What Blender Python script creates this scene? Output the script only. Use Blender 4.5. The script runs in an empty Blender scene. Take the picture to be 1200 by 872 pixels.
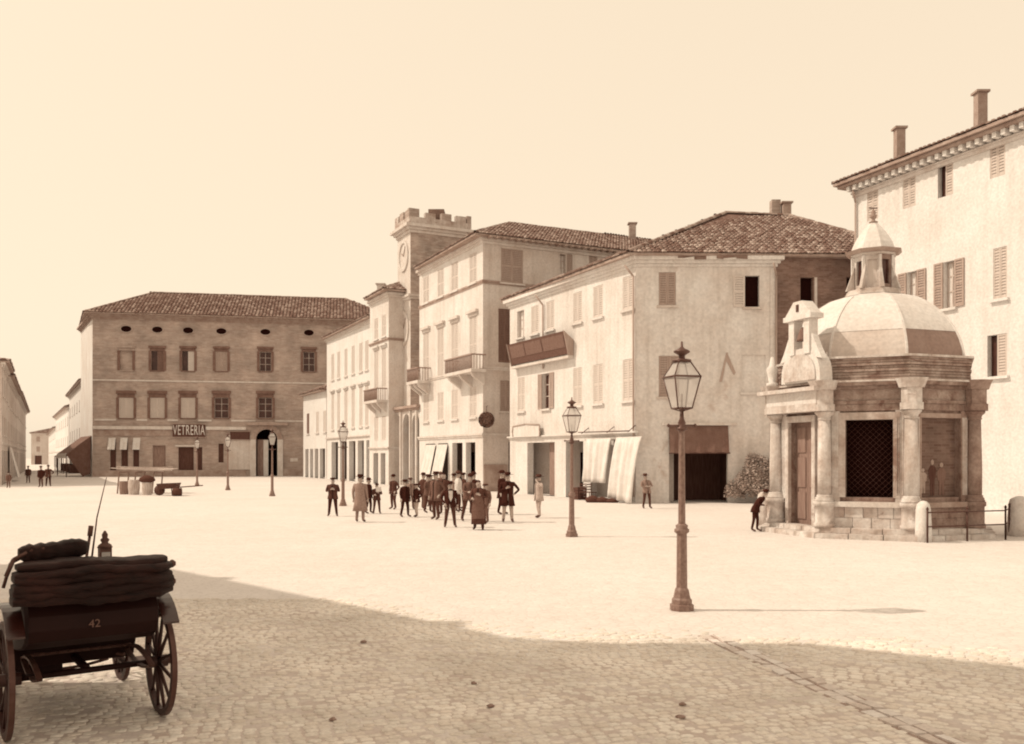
import bpy, bmesh, math, random
from mathutils import Vector, Matrix
from math import sin, cos, tan, pi, radians, atan2, sqrt, hypot
random.seed(7)
SC = bpy.context.scene
COL = SC.collection
# ------------------------------------------------------------------ camera
FPX, HORIZ, CAMH = 1050.0, 536.0, 2.4          # focal length and horizon in photo pixels, eye height in metres
cam = bpy.data.cameras.new('camera'); camo = bpy.data.objects.new('camera', cam); COL.objects.link(camo)
camo.location = (0, 0, CAMH); camo.rotation_euler = (pi/2, 0, 0)
cam.sensor_width = 36; cam.lens = FPX/1200*36; cam.shift_y = (HORIZ-436)/1200
cam.clip_start = .1; cam.clip_end = 5000
SC.camera = camo
# ------------------------------------------------------------------ light
SUN_EL, SUN_AZ = radians(48), radians(91)       # sun stands to the left of the square
w = bpy.data.worlds.new('World'); SC.world = w; w.use_nodes = True
nt = w.node_tree; bg = nt.nodes['Background']
sky = nt.nodes.new('ShaderNodeTexSky'); sky.sky_type = 'NISHITA'; sky.sun_disc = False
sky.sun_elevation = SUN_EL; sky.sun_rotation = -radians(90); sky.dust_density = 3
bw = nt.nodes.new('ShaderNodeRGBToBW'); pw = nt.nodes.new('ShaderNodeMath'); pw.operation = 'POWER'; pw.inputs[1].default_value = .12
mul = nt.nodes.new('ShaderNodeMix'); mul.data_type = 'RGBA'; mul.blend_type = 'MULTIPLY'; mul.inputs['Factor'].default_value = 1
nt.links.new(sky.outputs[0], bw.inputs[0]); nt.links.new(bw.outputs[0], pw.inputs[0]); nt.links.new(pw.outputs[0], mul.inputs['A'])
mul.inputs['B'].default_value = (8.9, 7.35, 5.5, 1)   # old albumen print: the pale sky is cream
nt.links.new(mul.outputs['Result'], bg.inputs['Color']); bg.inputs['Strength'].default_value = .1
sl = bpy.data.lights.new('sun', 'SUN'); sl.energy = 3.0; sl.angle = radians(.5); sl.color = (1, .86, .68)
so = bpy.data.objects.new('sun', sl); COL.objects.link(so)
sd = Vector((-cos(SUN_EL)*sin(SUN_AZ), -cos(SUN_EL)*cos(SUN_AZ), sin(SUN_EL)))
so.rotation_euler = sd.to_track_quat('Z', 'Y').to_euler(); so.location = (-40, 0, 60)
SC.view_settings.view_transform = 'Standard'; SC.view_settings.look = 'None'
SC.view_settings.exposure = 0; SC.view_settings.gamma = 1
SC.cycles.pixel_filter_type = 'BLACKMAN_HARRIS'; SC.cycles.filter_width = 2.0
SC.cycles.max_bounces = 6
# ------------------------------------------------------------------ materials
def lin(c): c /= 255; return c/12.92 if c <= .04045 else ((c+.055)/1.055)**2.4
RAMP = [(0, (28, 9, 6)), (.12, (62, 27, 18)), (.25, (100, 64, 49)), (.5, (161, 126, 103)), (.75, (215, 186, 158)), (1, (250, 231, 205))]
def sep(v):
    """base colour whose tone sits at v (0..1) on the brown scale of the print"""
    v = max(0, min(1, v))
    for (a, ca), (b, cb) in zip(RAMP, RAMP[1:]):
        if v <= b:
            k = (v-a)/(b-a); c = [x+(y-x)*k for x, y in zip(ca, cb)]; break
    top = RAMP[-1][1]
    return tuple(lin(x)/lin(t)*.82 for x, t in zip(c, top)) + (1,)
SEP = sep
def newmat(name, rough=.9, spec=.2, metal=0):
    m = bpy.data.materials.new(name); m.use_nodes = True
    b = m.node_tree.nodes['Principled BSDF']
    b.inputs['Roughness'].default_value = rough; b.inputs['Specular IOR Level'].default_value = spec; b.inputs['Metallic'].default_value = metal
    return m, m.node_tree, b
def N(t, typ, **kw):
    n = t.nodes.new(typ)
    for k, v in kw.items():
        if k in n.inputs.keys(): n.inputs[k].default_value = v
        else: setattr(n, k, v)
    return n
def ramp2(t, src, p0, c0, p1, c1):
    r = N(t, 'ShaderNodeValToRGB'); e = r.color_ramp.elements
    e[0].position = p0; e[0].color = c0; e[1].position = p1; e[1].color = c1
    t.links.new(src, r.inputs[0]); return r
def mixc(t, f, a, b, mode='MIX'):
    m = N(t, 'ShaderNodeMix', data_type='RGBA', blend_type=mode)
    for s, k in ((f, 'Factor'), (a, 'A'), (b, 'B')):
        if isinstance(s, (int, float)): m.inputs[k].default_value = s
        elif isinstance(s, tuple): m.inputs[k].default_value = s
        else: t.links.new(s, m.inputs[k])
    return m.outputs['Result']
def bump(t, b, h, strength=.4, dist=.02):
    n = N(t, 'ShaderNodeBump', Strength=strength, Distance=dist); t.links.new(h, n.inputs['Height']); t.links.new(n.outputs[0], b.inputs['Normal'])
def gpos(t):
    g = N(t, 'ShaderNodeNewGeometry'); return g.outputs['Position']
def mat_mottled(name, v0, v1, scale=1.2, fine=14, rough=.9, bs=.35, streak=0, spec=.15, stain=None):
    """two tones in large soft patches, fine grain, optional downward streaks"""
    m, t, b = newmat(name, rough, spec)
    p = gpos(t)
    n1 = N(t, 'ShaderNodeTexNoise', Scale=scale, Detail=6.0, Roughness=.65); t.links.new(p, n1.inputs['Vector'])
    c = ramp2(t, n1.outputs[0], .35, sep(v0), .68, sep(v1)).outputs[0]
    n2 = N(t, 'ShaderNodeTexNoise', Scale=fine, Detail=4.0); t.links.new(p, n2.inputs['Vector'])
    g = ramp2(t, n2.outputs[0], .3, (.86, .86, .86, 1), .7, (1.06, 1.06, 1.06, 1)).outputs[0]
    c = mixc(t, 1.0, c, g, 'MULTIPLY')
    if streak:
        mp = N(t, 'ShaderNodeMapping'); mp.inputs['Scale'].default_value = (1.3, 1.3, .09); t.links.new(p, mp.inputs[0])
        n3 = N(t, 'ShaderNodeTexNoise', Scale=2.2, Detail=5.0); t.links.new(mp.outputs[0], n3.inputs['Vector'])
        s = ramp2(t, n3.outputs[0], .48, (1, 1, 1, 1), .75, (1-streak, 1-streak*1.1, 1-streak*1.2, 1)).outputs[0]
        c = mixc(t, 1.0, c, s, 'MULTIPLY')
    if stain:
        n4 = N(t, 'ShaderNodeTexNoise', Scale=stain[0], Detail=8.0, Roughness=.7, Distortion=.6); t.links.new(p, n4.inputs['Vector'])
        f = ramp2(t, n4.outputs[0], stain[1], (0, 0, 0, 1), stain[1]+.09, (1, 1, 1, 1)).outputs[0]
        c = mixc(t, f, c, sep(stain[2]))
    t.links.new(c, b.inputs['Base Color']); bump(t, b, n2.outputs[0], bs, .02)
    return m
def mat_brick(name, v0, v1, vm, bw=.5, bh=.16, rot=0, stain=.35, axis='XZ'):
    m, t, b = newmat(name, .92, .1)
    p = gpos(t)
    mp = N(t, 'ShaderNodeMapping'); mp.inputs['Rotation'].default_value = (0, 0, 0)
    # wall direction runs in the ground plane: project on it
    d = N(t, 'ShaderNodeVectorMath', operation='DOT_PRODUCT'); t.links.new(p, d.inputs[0]); d.inputs[1].default_value = (cos(rot), sin(rot), 0)
    sp = N(t, 'ShaderNodeSeparateXYZ'); t.links.new(p, sp.inputs[0])
    cb = N(t, 'ShaderNodeCombineXYZ'); t.links.new(d.outputs['Value'], cb.inputs[0]); t.links.new(sp.outputs[2], cb.inputs[1])
    br = N(t, 'ShaderNodeTexBrick', Scale=1.0); br.inputs['Brick Width'].default_value = bw; br.inputs['Row Height'].default_value = bh
    br.inputs['Mortar Size'].default_value = bh*.1
    br.inputs['Color1'].default_value = sep(v0); br.inputs['Color2'].default_value = sep(v1); br.inputs['Mortar'].default_value = sep(vm)
    t.links.new(cb.outputs[0], br.inputs['Vector'])
    n1 = N(t, 'ShaderNodeTexNoise', Scale=.45, Detail=7.0, Roughness=.7); t.links.new(p, n1.inputs['Vector'])
    s = ramp2(t, n1.outputs[0], .3, (1-stain, 1-stain, 1-stain, 1), .7, (1.12, 1.12, 1.12, 1)).outputs[0]
    mp2 = N(t, 'ShaderNodeMapping'); mp2.inputs['Scale'].default_value = (.12, .12, 1.6); t.links.new(p, mp2.inputs[0])
    n2 = N(t, 'ShaderNodeTexNoise', Scale=1.5, Detail=5.0); t.links.new(mp2.outputs[0], n2.inputs['Vector'])
    s2 = ramp2(t, n2.outputs[0], .35, (.93, .93, .93, 1), .65, (1.05, 1.05, 1.05, 1)).outputs[0]
    c = mixc(t, 1.0, mixc(t, 1.0, br.outputs[0], s, 'MULTIPLY'), s2, 'MULTIPLY')
    t.links.new(c, b.inputs['Base Color']); bump(t, b, br.outputs['Fac'], -.5, .02)
    return m
def mat_attr(name, v0, v1, rough=.9, fine=20, spec=.1, warm=(1, 1, 1)):
    sep = lambda v: tuple(min(.85, a*b) for a, b in zip(SEP(v), warm))+(1,)
    lo = .75 if warm[0]*warm[1] == 1 else .88
    m, t, b = newmat(name, rough, spec)
    a = N(t, 'ShaderNodeAttribute', attribute_name='tint')
    c = ramp2(t, a.outputs['Fac'], 0, sep(v0), 1, sep(v1)).outputs[0]
    n2 = N(t, 'ShaderNodeTexNoise', Scale=fine, Detail=5.0); t.links.new(gpos(t), n2.inputs['Vector'])
    g = ramp2(t, n2.outputs[0], .3, (lo, lo, lo, 1), .7, (1.12, 1.12, 1.12, 1)).outputs[0]
    if warm[0]*warm[1] != 1:      # worn and dusty patches of the paving
        n5 = N(t, 'ShaderNodeTexNoise', Scale=.55, Detail=6.0, Roughness=.65); t.links.new(gpos(t), n5.inputs['Vector'])
        c = mixc(t, 1.0, c, ramp2(t, n5.outputs[0], .36, (.8, .79, .78, 1), .62, (1.05, 1.05, 1.05, 1)).outputs[0], 'MULTIPLY')
    t.links.new(mixc(t, 1.0, c, g, 'MULTIPLY'), b.inputs['Base Color']); bump(t, b, n2.outputs[0], .5, .012)
    return m
def mat_objrand(name, v0, v1, fine=30, warm=(1, 1, 1)):
    sep = lambda v: tuple(min(.85, a*b) for a, b in zip(SEP(v), warm))+(1,)
    m, t, b = newmat(name, .85, .15)
    a = N(t, 'ShaderNodeObjectInfo')
    c = ramp2(t, a.outputs['Random'], 0, sep(v0), 1, sep(v1)).outputs[0]
    n2 = N(t, 'ShaderNodeTexNoise', Scale=fine, Detail=5.0); t.links.new(gpos(t), n2.inputs['Vector'])
    g = ramp2(t, n2.outputs[0], .3, (.84, .84, .84, 1), .7, (1.12, 1.12, 1.12, 1)).outputs[0]
    if warm[0]*warm[1] != 1:      # worn and dusty patches of the paving
        n5 = N(t, 'ShaderNodeTexNoise', Scale=.55, Detail=6.0, Roughness=.65); t.links.new(gpos(t), n5.inputs['Vector'])
        c = mixc(t, 1.0, c, ramp2(t, n5.outputs[0], .36, (.8, .79, .78, 1), .62, (1.05, 1.05, 1.05, 1)).outputs[0], 'MULTIPLY')
    t.links.new(mixc(t, 1.0, c, g, 'MULTIPLY'), b.inputs['Base Color']); bump(t, b, n2.outputs[0], .5, .012)
    return m
def mat_wood(name, v0, v1, rough=.8, sc=(9, 9, .6)):
    m, t, b = newmat(name, rough, .2)
    mp = N(t, 'ShaderNodeMapping'); mp.inputs['Scale'].default_value = sc; t.links.new(gpos(t), mp.inputs[0])
    n = N(t, 'ShaderNodeTexNoise', Scale=3.0, Detail=6.0); t.links.new(mp.outputs[0], n.inputs['Vector'])
    t.links.new(ramp2(t, n.outputs[0], .35, sep(v0), .7, sep(v1)).outputs[0], b.inputs['Base Color']); bump(t, b, n.outputs[0], .3, .01)
    return m
def mat_plain(name, v, rough=.6, spec=.3, metal=0, var=.15, scale=8):
    m, t, b = newmat(name, rough, spec, metal)
    n = N(t, 'ShaderNodeTexNoise', Scale=scale, Detail=5.0); t.links.new(gpos(t), n.inputs['Vector'])
    t.links.new(ramp2(t, n.outputs[0], .3, sep(v*(1-var)), .7, sep(v*(1+var))).outputs[0], b.inputs['Base Color']); bump(t, b, n.outputs[0], .15, .01)
    return m
def mat_leather():
    m, t, b = newmat('carriage_leather', .62, .25)
    mp = N(t, 'ShaderNodeMapping'); mp.inputs['Scale'].default_value = (7, 7, 26); mp.inputs['Rotation'].default_value = (.25, .2, .57); t.links.new(gpos(t), mp.inputs[0])
    n = N(t, 'ShaderNodeTexNoise', Scale=1.3, Detail=8.0, Roughness=.7, Distortion=.8); t.links.new(mp.outputs[0], n.inputs['Vector'])
    n2 = N(t, 'ShaderNodeTexNoise', Scale=3.0, Detail=5.0); t.links.new(gpos(t), n2.inputs['Vector'])
    t.links.new(mixc(t, 1.0, ramp2(t, n.outputs[0], .3, sep(.0), .74, sep(.13)).outputs[0], ramp2(t, n2.outputs[0], .35, (.6, .6, .6, 1), .7, (1.2, 1.2, 1.2, 1)).outputs[0], 'MULTIPLY'), b.inputs['Base Color'])
    bump(t, b, n.outputs[0], .9, .03); return m
M = {}
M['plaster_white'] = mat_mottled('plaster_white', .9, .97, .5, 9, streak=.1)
M['plaster_cream'] = mat_mottled('plaster_cream', .85, .95, .4, 9, streak=.13, stain=(.7, .66, .82))
M['plaster_old'] = mat_mottled('plaster_old', .82, .94, .55, 7, streak=.15, stain=(.6, .6, .7))
M['plaster_grey'] = mat_mottled('plaster_grey', .74, .86, .5, 9, streak=.15)
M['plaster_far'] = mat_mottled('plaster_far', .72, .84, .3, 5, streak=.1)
M['trim'] = mat_mottled('trim', .78, .9, 1.5, 18, streak=.12)
M['trim_worn'] = mat_mottled('trim_worn', .6, .84, 1.2, 12, streak=.3, bs=.8, stain=(.9, .56, .45))
M['trim_dark'] = mat_mottled('trim_dark', .52, .66, 1.5, 18)
M['brick_palazzo'] = mat_brick('brick_palazzo', .6, .68, .66, .55, .17, .196)
M['brick_raw'] = mat_brick('brick_raw', .4, .5, .5, .3, .085, .1, .5)
M['brick_tower'] = mat_brick('brick_tower', .6, .72, .68, .4, .12, .46, .4)
M['brick_attic'] = mat_mottled('attic_worn_brick', .46, .68, 2.4, 18, streak=.3, bs=1.0, stain=(2.2, .56, .38))
M['tile'] = mat_attr('roof_tile', .36, .66, .9, 11)
M['tile_pale'] = mat_attr('roof_tile_pale', .36, .6, .9, 11)
M['roof_base'] = mat_mottled('roof_underlay', .3, .42, 3, 20)
M['shut_pale'] = mat_wood('shutter_pale', .77, .84)
M['shut_lite'] = mat_wood('shutter_light', .72, .8)
M['shut_mid'] = mat_wood('shutter_mid', .56, .66)
M['shut_dark'] = mat_wood('shutter_dark', .34, .44)
M['glass_dark'] = mat_plain('window_dark', .16, .25, .4, 0, .3, 2)
M['void'] = mat_plain('dark_interior', .04, .95, .05)  # near-black colour standing in for unlit depth behind openings
M['wood_dark'] = mat_wood('wood_dark', .2, .3)
M['wood_mid'] = mat_wood('wood_mid', .4, .55)
M['wood_pale'] = mat_wood('wood_pale', .62, .82)
M['cloth_white'] = mat_mottled('cloth_white', .84, .94, 2, 30, bs=.2)
M['cloth_dark'] = mat_mottled('cloth_dark', .3, .38, 2, 30, bs=.2)
M['awning'] = mat_mottled('awning_cloth', .34, .42, 1.2, 20, bs=.2)
M['iron'] = mat_plain('iron_dark', .22, .5, .4, .3)
M['lamp_paint'] = mat_plain('lamp_paint', .42, .55, .35, 0, .14, 20)
M['lamp_dark'] = mat_plain('lamp_dark', .26, .45, .4, .2)
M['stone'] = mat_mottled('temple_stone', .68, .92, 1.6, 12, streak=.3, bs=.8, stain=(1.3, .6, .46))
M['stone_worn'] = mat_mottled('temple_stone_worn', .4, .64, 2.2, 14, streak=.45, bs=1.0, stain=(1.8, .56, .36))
M['stone_shaded'] = mat_mottled('temple_stone_shaded', .42, .6, 1.5, 12, streak=.3, bs=.8)  # chapel stone with the shade of the right-hand faces put into its colour
M['surround'] = mat_mottled('window_surround', .34, .44, 1.5, 18)
M['lattice'] = mat_plain('lattice_wire', .2, .6, .3)
M['door_wood'] = mat_wood('chapel_door_wood', .4, .52)
M['stone_pale'] = mat_mottled('stone_pale', .84, .95, 1.5, 14, streak=.1, bs=.4)
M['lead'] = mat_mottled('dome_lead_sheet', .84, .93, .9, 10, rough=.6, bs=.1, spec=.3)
M['lead_shaded'] = mat_mottled('dome_lower_sheet', .46, .54, .9, 10, rough=.6, bs=.1, spec=.3)  # lower dome sheet, shade of the right side put into its colour
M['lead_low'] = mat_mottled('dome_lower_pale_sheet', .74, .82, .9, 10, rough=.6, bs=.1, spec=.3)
M['wood_board'] = mat_wood('sign_board_wood', .26, .36)
M['leather'] = mat_leather()
M['lacquer'] = mat_plain('carriage_lacquer', .04, .6, .15, 0, .2, 4)
M['arcade'] = mat_mottled('arcade_shade_wall', .5, .6, .8, 9)  # back walls coloured darker to deepen the shade under the arcades
M['balcony_iron'] = mat_plain('balcony_iron', .5, .6, .3)
M['wheel_wood'] = mat_plain('wheel_wood', .11, .55, .35, 0, .3, 12)
M['mudguard'] = mat_plain('mudguard_lacquer', .1, .22, .8, 0, .1, 4)
M['number_paint'] = mat_plain('number_paint', .3, .6)
M['bright_metal'] = mat_plain('bright_metal', .8, .3, .6, .5)
M['skin'] = mat_plain('skin', .66, .7, .2)
M['hair'] = mat_plain('hair', .14, .8, .1)
for k, v in (('cloth_a', .16), ('cloth_b', .24), ('cloth_c', .34), ('cloth_d', .5), ('cloth_e', .66), ('cloth_f', .84)):
    M[k] = mat_plain('suit_'+k, v, .95, .05, 0, .12, 25)
M['leaf'] = mat_attr('leaf', .52, .72, .8, 30)
M['straw'] = mat_attr('brushwood', .26, .42, .9, 30)
mg, tg, bg_ = newmat('lamp_glass', .1, .5)
bg_.inputs['Base Color'].default_value = sep(.9); bg_.inputs['Alpha'].default_value = .45; M['glass'] = mg
# ------------------------------------------------------------------ mesh builder
class MB:
    def __init__(s): s.v = []; s.f = []; s.m = []; s.mats = []; s.t = []; s.sm = []
    def mi(s, mat):
        if mat not in s.mats: s.mats.append(mat)
        return s.mats.index(mat)
    def add(s, vs, fs, mat, tint=None, smooth=False):
        o = len(s.v); s.v += [tuple(x) for x in vs]; k = s.mi(mat)
        for f in fs: s.f.append(tuple(o+i for i in f)); s.m.append(k); s.sm.append(smooth)
        s.t += [random.random() if tint is None else tint]*len(vs)
    def quad(s, a, b, c, d, mat): s.add([a, b, c, d], [(0, 1, 2, 3)], mat)
    def hexa(s, p, mat, tint=None):     # p: 4 bottom, 4 top
        s.add(p, [(3, 2, 1, 0), (4, 5, 6, 7), (0, 1, 5, 4), (1, 2, 6, 5), (2, 3, 7, 6), (3, 0, 4, 7)], mat, tint)
    def box(s, x0, x1, y0, y1, z0, z1, mat, tint=None):
        s.hexa([(x0, y0, z0), (x1, y0, z0), (x1, y1, z0), (x0, y1, z0), (x0, y0, z1), (x1, y0, z1), (x1, y1, z1), (x0, y1, z1)], mat, tint)
    def fbox(s, fr, s0, s1, d0, d1, z0, z1, mat, tint=None):
        q = [fr.p(s0, d1, z0), fr.p(s1, d1, z0), fr.p(s1, d0, z0), fr.p(s0, d0, z0), fr.p(s0, d1, z1), fr.p(s1, d1, z1), fr.p(s1, d0, z1), fr.p(s0, d0, z1)]
        s.hexa(q, mat, tint)
    def bar(s, a, b, r, mat, n=6, r2=None, smooth=True):
        a = Vector(a); b = Vector(b); d = (b-a).normalized(); r2 = r if r2 is None else r2
        x = d.orthogonal().normalized(); y = d.cross(x)
        vs = [a+(x*cos(2*pi*i/n)+y*sin(2*pi*i/n))*r for i in range(n)]+[b+(x*cos(2*pi*i/n)+y*sin(2*pi*i/n))*r2 for i in range(n)]
        s.add(vs, [(i, (i+1) % n, n+(i+1) % n, n+i) for i in range(n)]+[tuple(range(n-1, -1, -1)), tuple(range(n, 2*n))], mat, None, smooth)
    def tube(s, pts, r, mat, n=6, smooth=True):
        for a, b in zip(pts, pts[1:]): s.bar(a, b, r, mat, n, None, smooth)
    def lathe(s, c, prof, mat, n=16, rot=0, smooth=True, sx=1, sy=1):
        c = Vector(c); vs = []; fs = []
        for r, z in prof:
            for i in range(n): a = 2*pi*i/n+rot; vs.append(c+Vector((r*cos(a)*sx, r*sin(a)*sy, z)))
        for k in range(len(prof)-1):
            for i in range(n): j = (i+1) % n; fs.append((k*n+i, k*n+j, (k+1)*n+j, (k+1)*n+i))
        fs.append(tuple(range(n-1, -1, -1))); e = (len(prof)-1)*n; fs.append(tuple(range(e, e+n)))
        s.add(vs, fs, mat, None, smooth)
    def prism(s, pts, off, mat):          # planar polygon pts extruded by vector off
        off = Vector(off); n = len(pts); p = [Vector(q) for q in pts]
        s.add(p+[q+off for q in p], [tuple(range(n-1, -1, -1)), tuple(range(n, 2*n))]+[(i, (i+1) % n, n+(i+1) % n, n+i) for i in range(n)], mat)
    def build(s, name, parent=None, recalc=True, kind=None, M4=None):
        me = bpy.data.meshes.new(name)
        off = ROOTLOC.get(parent.name, Vector((0, 0, 0))) if parent else Vector((0, 0, 0))
        me.from_pydata([Vector(v)-off for v in s.v], [], s.f)
        for m in s.mats: me.materials.append(m)
        me.polygons.foreach_set('material_index', s.m); me.polygons.foreach_set('use_smooth', s.sm)
        at = me.attributes.new('tint', 'FLOAT', 'POINT'); at.data.foreach_set('value', s.t)
        if recalc:
            b = bmesh.new(); b.from_mesh(me); bmesh.ops.recalc_face_normals(b, faces=b.faces); b.to_mesh(me); b.free()
        me.update()
        o = bpy.data.objects.new(name, me); COL.objects.link(o)
        if parent: o.parent = parent; ROOTLOC[o.name] = off
        if kind: o['kind'] = kind
        return o
ROOTLOC = {}
def thing(name, label, cat, loc, group=None, rotz=0, local=False):
    o = bpy.data.objects.new(name, None); COL.objects.link(o); o.location = loc; o.rotation_euler = (0, 0, rotz)
    o['label'] = label; o['category'] = cat; o.empty_display_size = .3
    if group: o['group'] = group
    ROOTLOC[o.name] = Vector((0, 0, 0)) if local else Vector(loc)
    return o
def tag(o, label, cat, group=None):
    o['label'] = label; o['category'] = cat
    if group: o['group'] = group
    return o
def dup_tree(root, loc, rotz, label, group=None):
    r = root.copy(); COL.objects.link(r); r.location = loc; r.rotation_euler = (0, 0, rotz); r['label'] = label
    if group: r['group'] = group
    for ch in root.children:
        c = ch.copy(); COL.objects.link(c); c.parent = r
        for g in ch.children:
            d = g.copy(); COL.objects.link(d); d.parent = c
    return r
def G(px, py):
    """ground point that the photo shows at px, py"""
    Z = FPX*CAMH/(py-HORIZ); return Vector(((px-600)/FPX*Z, Z, 0))
class Fr:
    """wall frame: origin at the left end as seen from outside, u to the right, n outward"""
    def __init__(s, a, b):
        s.o = Vector((a[0], a[1])); d = Vector((b[0]-a[0], b[1]-a[1])); s.L = d.length; s.u = d/s.L; s.n = Vector((s.u.y, -s.u.x))
    def p(s, t, d, z): q = s.o+s.u*t+s.n*d; return Vector((q.x, q.y, z))
    def s(s, px, d=0):
        rx = (px-600)/FPX; o = s.o+s.n*d          # o+u t = Z*(rx,1)
        return (rx*o.y-o.x)/(s.u.x-rx*s.u.y)
    def depth(s, px, d=0): return (s.o+s.n*d+s.u*s.s(px, d)).y
    def z(s, px, py, d=0): return CAMH-(py-HORIZ)*s.depth(px, d)/FPX
    def shift(s, d):
        a = s.o+s.n*d; return Fr(a, a+s.u*s.L)
def line_pt(ox, oz, du, px):
    rx = (px-600)/FPX; t = (rx*oz-ox)/(du-rx); return (ox+du*t, oz+t)
# ------------------------------------------------------------------ building kit
def wall(mb, fr, s0, s1, z0, z1, ops, mat, d=0, depth=.28):
    """wall face with openings ops=[(a,b,za,zb)] and their reveals"""
    ops = [(max(a, s0+.02), min(b, s1-.02), max(c, z0), min(e, z1-.02)) for a, b, c, e in ops]
    S = sorted({s0, s1, *[o[0] for o in ops], *[o[1] for o in ops]}); Z = sorted({z0, z1, *[o[2] for o in ops], *[o[3] for o in ops]})
    for a, b in zip(S, S[1:]):
        run = None
        for c, e in zip(Z, Z[1:]):
            hit = any(o[0] < (a+b)/2 < o[1] and o[2] < (c+e)/2 < o[3] for o in ops)
            if not hit: run = (run[0], e) if run else (c, e)
            if (hit or e == Z[-1]) and run:
                mb.quad(fr.p(a, d, run[0]), fr.p(b, d, run[0]), fr.p(b, d, run[1]), fr.p(a, d, run[1]), mat); run = None
    for a, b, c, e in ops:
        for q in (((a, c), (a, e)), ((b, e), (b, c)), ((a, e), (b, e)), ((b, c), (a, c))):
            (x0, y0), (x1, y1) = q
            mb.quad(fr.p(x0, d, y0), fr.p(x1, d, y1), fr.p(x1, d-depth, y1), fr.p(x0, d-depth, y0), mat)
def louvre(fr, a, b, c, e, mat, d0=.0, d1=.05, n=None):
    m = MB(); w = min(.08, (b-a)*.16); g = .004
    m.fbox(fr, a, a+w, d0, d1, c, e, mat); m.fbox(fr, b-w, b, d0, d1, c, e, mat)
    m.fbox(fr, a+w+g, b-w-g, d0, d1-.003, c, c+w, mat); m.fbox(fr, a+w+g, b-w-g, d0, d1-.003, e-w, e, mat)
    mid = (c+e)/2; m.fbox(fr, a+w+g, b-w-g, d0, d1-.003, mid-w/2, mid+w/2, mat)
    n = n or max(5, int((e-c)/.13)); h = (e-c-2*w)/n
    for i in range(n):
        z = c+w+h*i
        p = [fr.p(a+w, d1-.008, z), fr.p(b-w, d1-.008, z), fr.p(b-w, d0+.002, z+h*.55), fr.p(a+w, d0+.002, z+h*.55)]
        q = [x+Vector((0, 0, h*.42)) for x in p]; m.hexa(p+q, mat)
    return m
def window(root, fr, a, b, c, e, style='shut', smat='shut_pale', sill=True, hood=None, d=0, trim='trim', n=None, depth=.28):
    """one window: dark glazing recessed in the wall, its frame, sill, hood and shutters as sub-parts"""
    m = MB(); dz = d-depth+.02
    m.fbox(fr, a, b, dz-.04, dz, c, e, M['void'] if style == 'open' else (M[trim] if style == 'blank' else M['glass_dark']))
    win = m.build('window', root)
    g = .012; mid = (a+b)/2
    if style in ('sash', 'shutl', 'shutr', 'wings', 'pale'):
        f = MB(); t = .06
        for x0, x1 in ((a+g, a+t), (mid-t/2, mid+t/2), (b-t, b-g)): f.fbox(fr, x0, x1, dz+.003, dz+.05, c+g, e-g, M['wood_pale'])
        for k in (0, .36, .7, 1):
            z = c+g+(e-c-2*g-t)*k; f.fbox(fr, a+t+.003, b-t-.003, dz+.003, dz+.044, z, z+t*.8, M['wood_pale'])
        f.build('frame', win)
        if style == 'pale':
            q = MB(); q.fbox(fr, a+t, b-t, dz+.001, dz+.006, c+t, e-t, M['cloth_white']); q.build('curtain', win)
    if style == 'shut':
        for x0, x1 in ((a+g, mid-g/2), (mid+g/2, b-g)): louvre(fr, x0, x1, c+g, e-g, M[smat], d-.06, d-.015, n).build('shutter', win)
    wd = mid-a
    if style in ('wings', 'wingl', 'shutl'): louvre(fr, a-wd-.01, a-.01, c, e, M[smat], d+.012, d+.06, n).build('shutter', win)
    if style in ('wings', 'wingr', 'shutr'): louvre(fr, b+.01, b+wd+.01, c, e, M[smat], d+.012, d+.06, n).build('shutter', win)
    if style == 'half': louvre(fr, mid, b-g, c+g, e-g, M[smat], d-.06, d-.015, n).build('shutter', win)
    if sill:
        q = MB(); q.fbox(fr, a-.12, b+.12, d+.003, d+.14, c-.12, c-.004, M[trim]); q.build('sill', win)
    if hood:
        q = MB(); h = hood
        q.fbox(fr, a-.16, b+.16, d+.003, d+.08, e+.004, e+h*.55, M[trim]); q.fbox(fr, a-.3, b+.3, d+.003, d+.24, e+h*.55+.003, e+h, M[trim]); q.build('hood', win)
    return (a, b, c, e)
def roof(root, corners, ridge, zt, mat='tile', tile=.24, thick=.16, tiles=True, rows=.42, closed=True):
    """hipped roof over four eave corners (front-left, front-right, back-right, back-left) and a ridge of two points"""
    c = [Vector((x, y, zt)) for x, y in corners]; r0, r1 = Vector(ridge[0]), Vector(ridge[1])
    sl = [[c[0], c[1], r1, r0], [c[1], c[2], r1], [c[2], c[3], r0, r1], [c[3], c[0], r0]]
    m = MB(); dn = Vector((0, 0, -thick))
    for p in sl: m.add(p, [tuple(range(len(p)))], M['roof_base'])
    for i in range(4): m.quad(c[i], c[(i+1) % 4], c[(i+1) % 4]+dn, c[i]+dn, M['trim_dark'])
    m.add([q+dn for q in c], [(0, 1, 2, 3)], M['trim_dark'])
    ro = m.build('roof', root)
    if tiles:
        t = MB()
        for k in range(4):
            p = sl[k]; tile_slope(t, p, tile, rows, mat)
        for a, b in ((r0, r1), (c[0], r0), (c[1], r1), (c[2], r1), (c[3], r0)): ridge_tiles(t, a, b, mat)
        t.build('tiles', ro, recalc=False, kind='stuff')
    return ro
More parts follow.
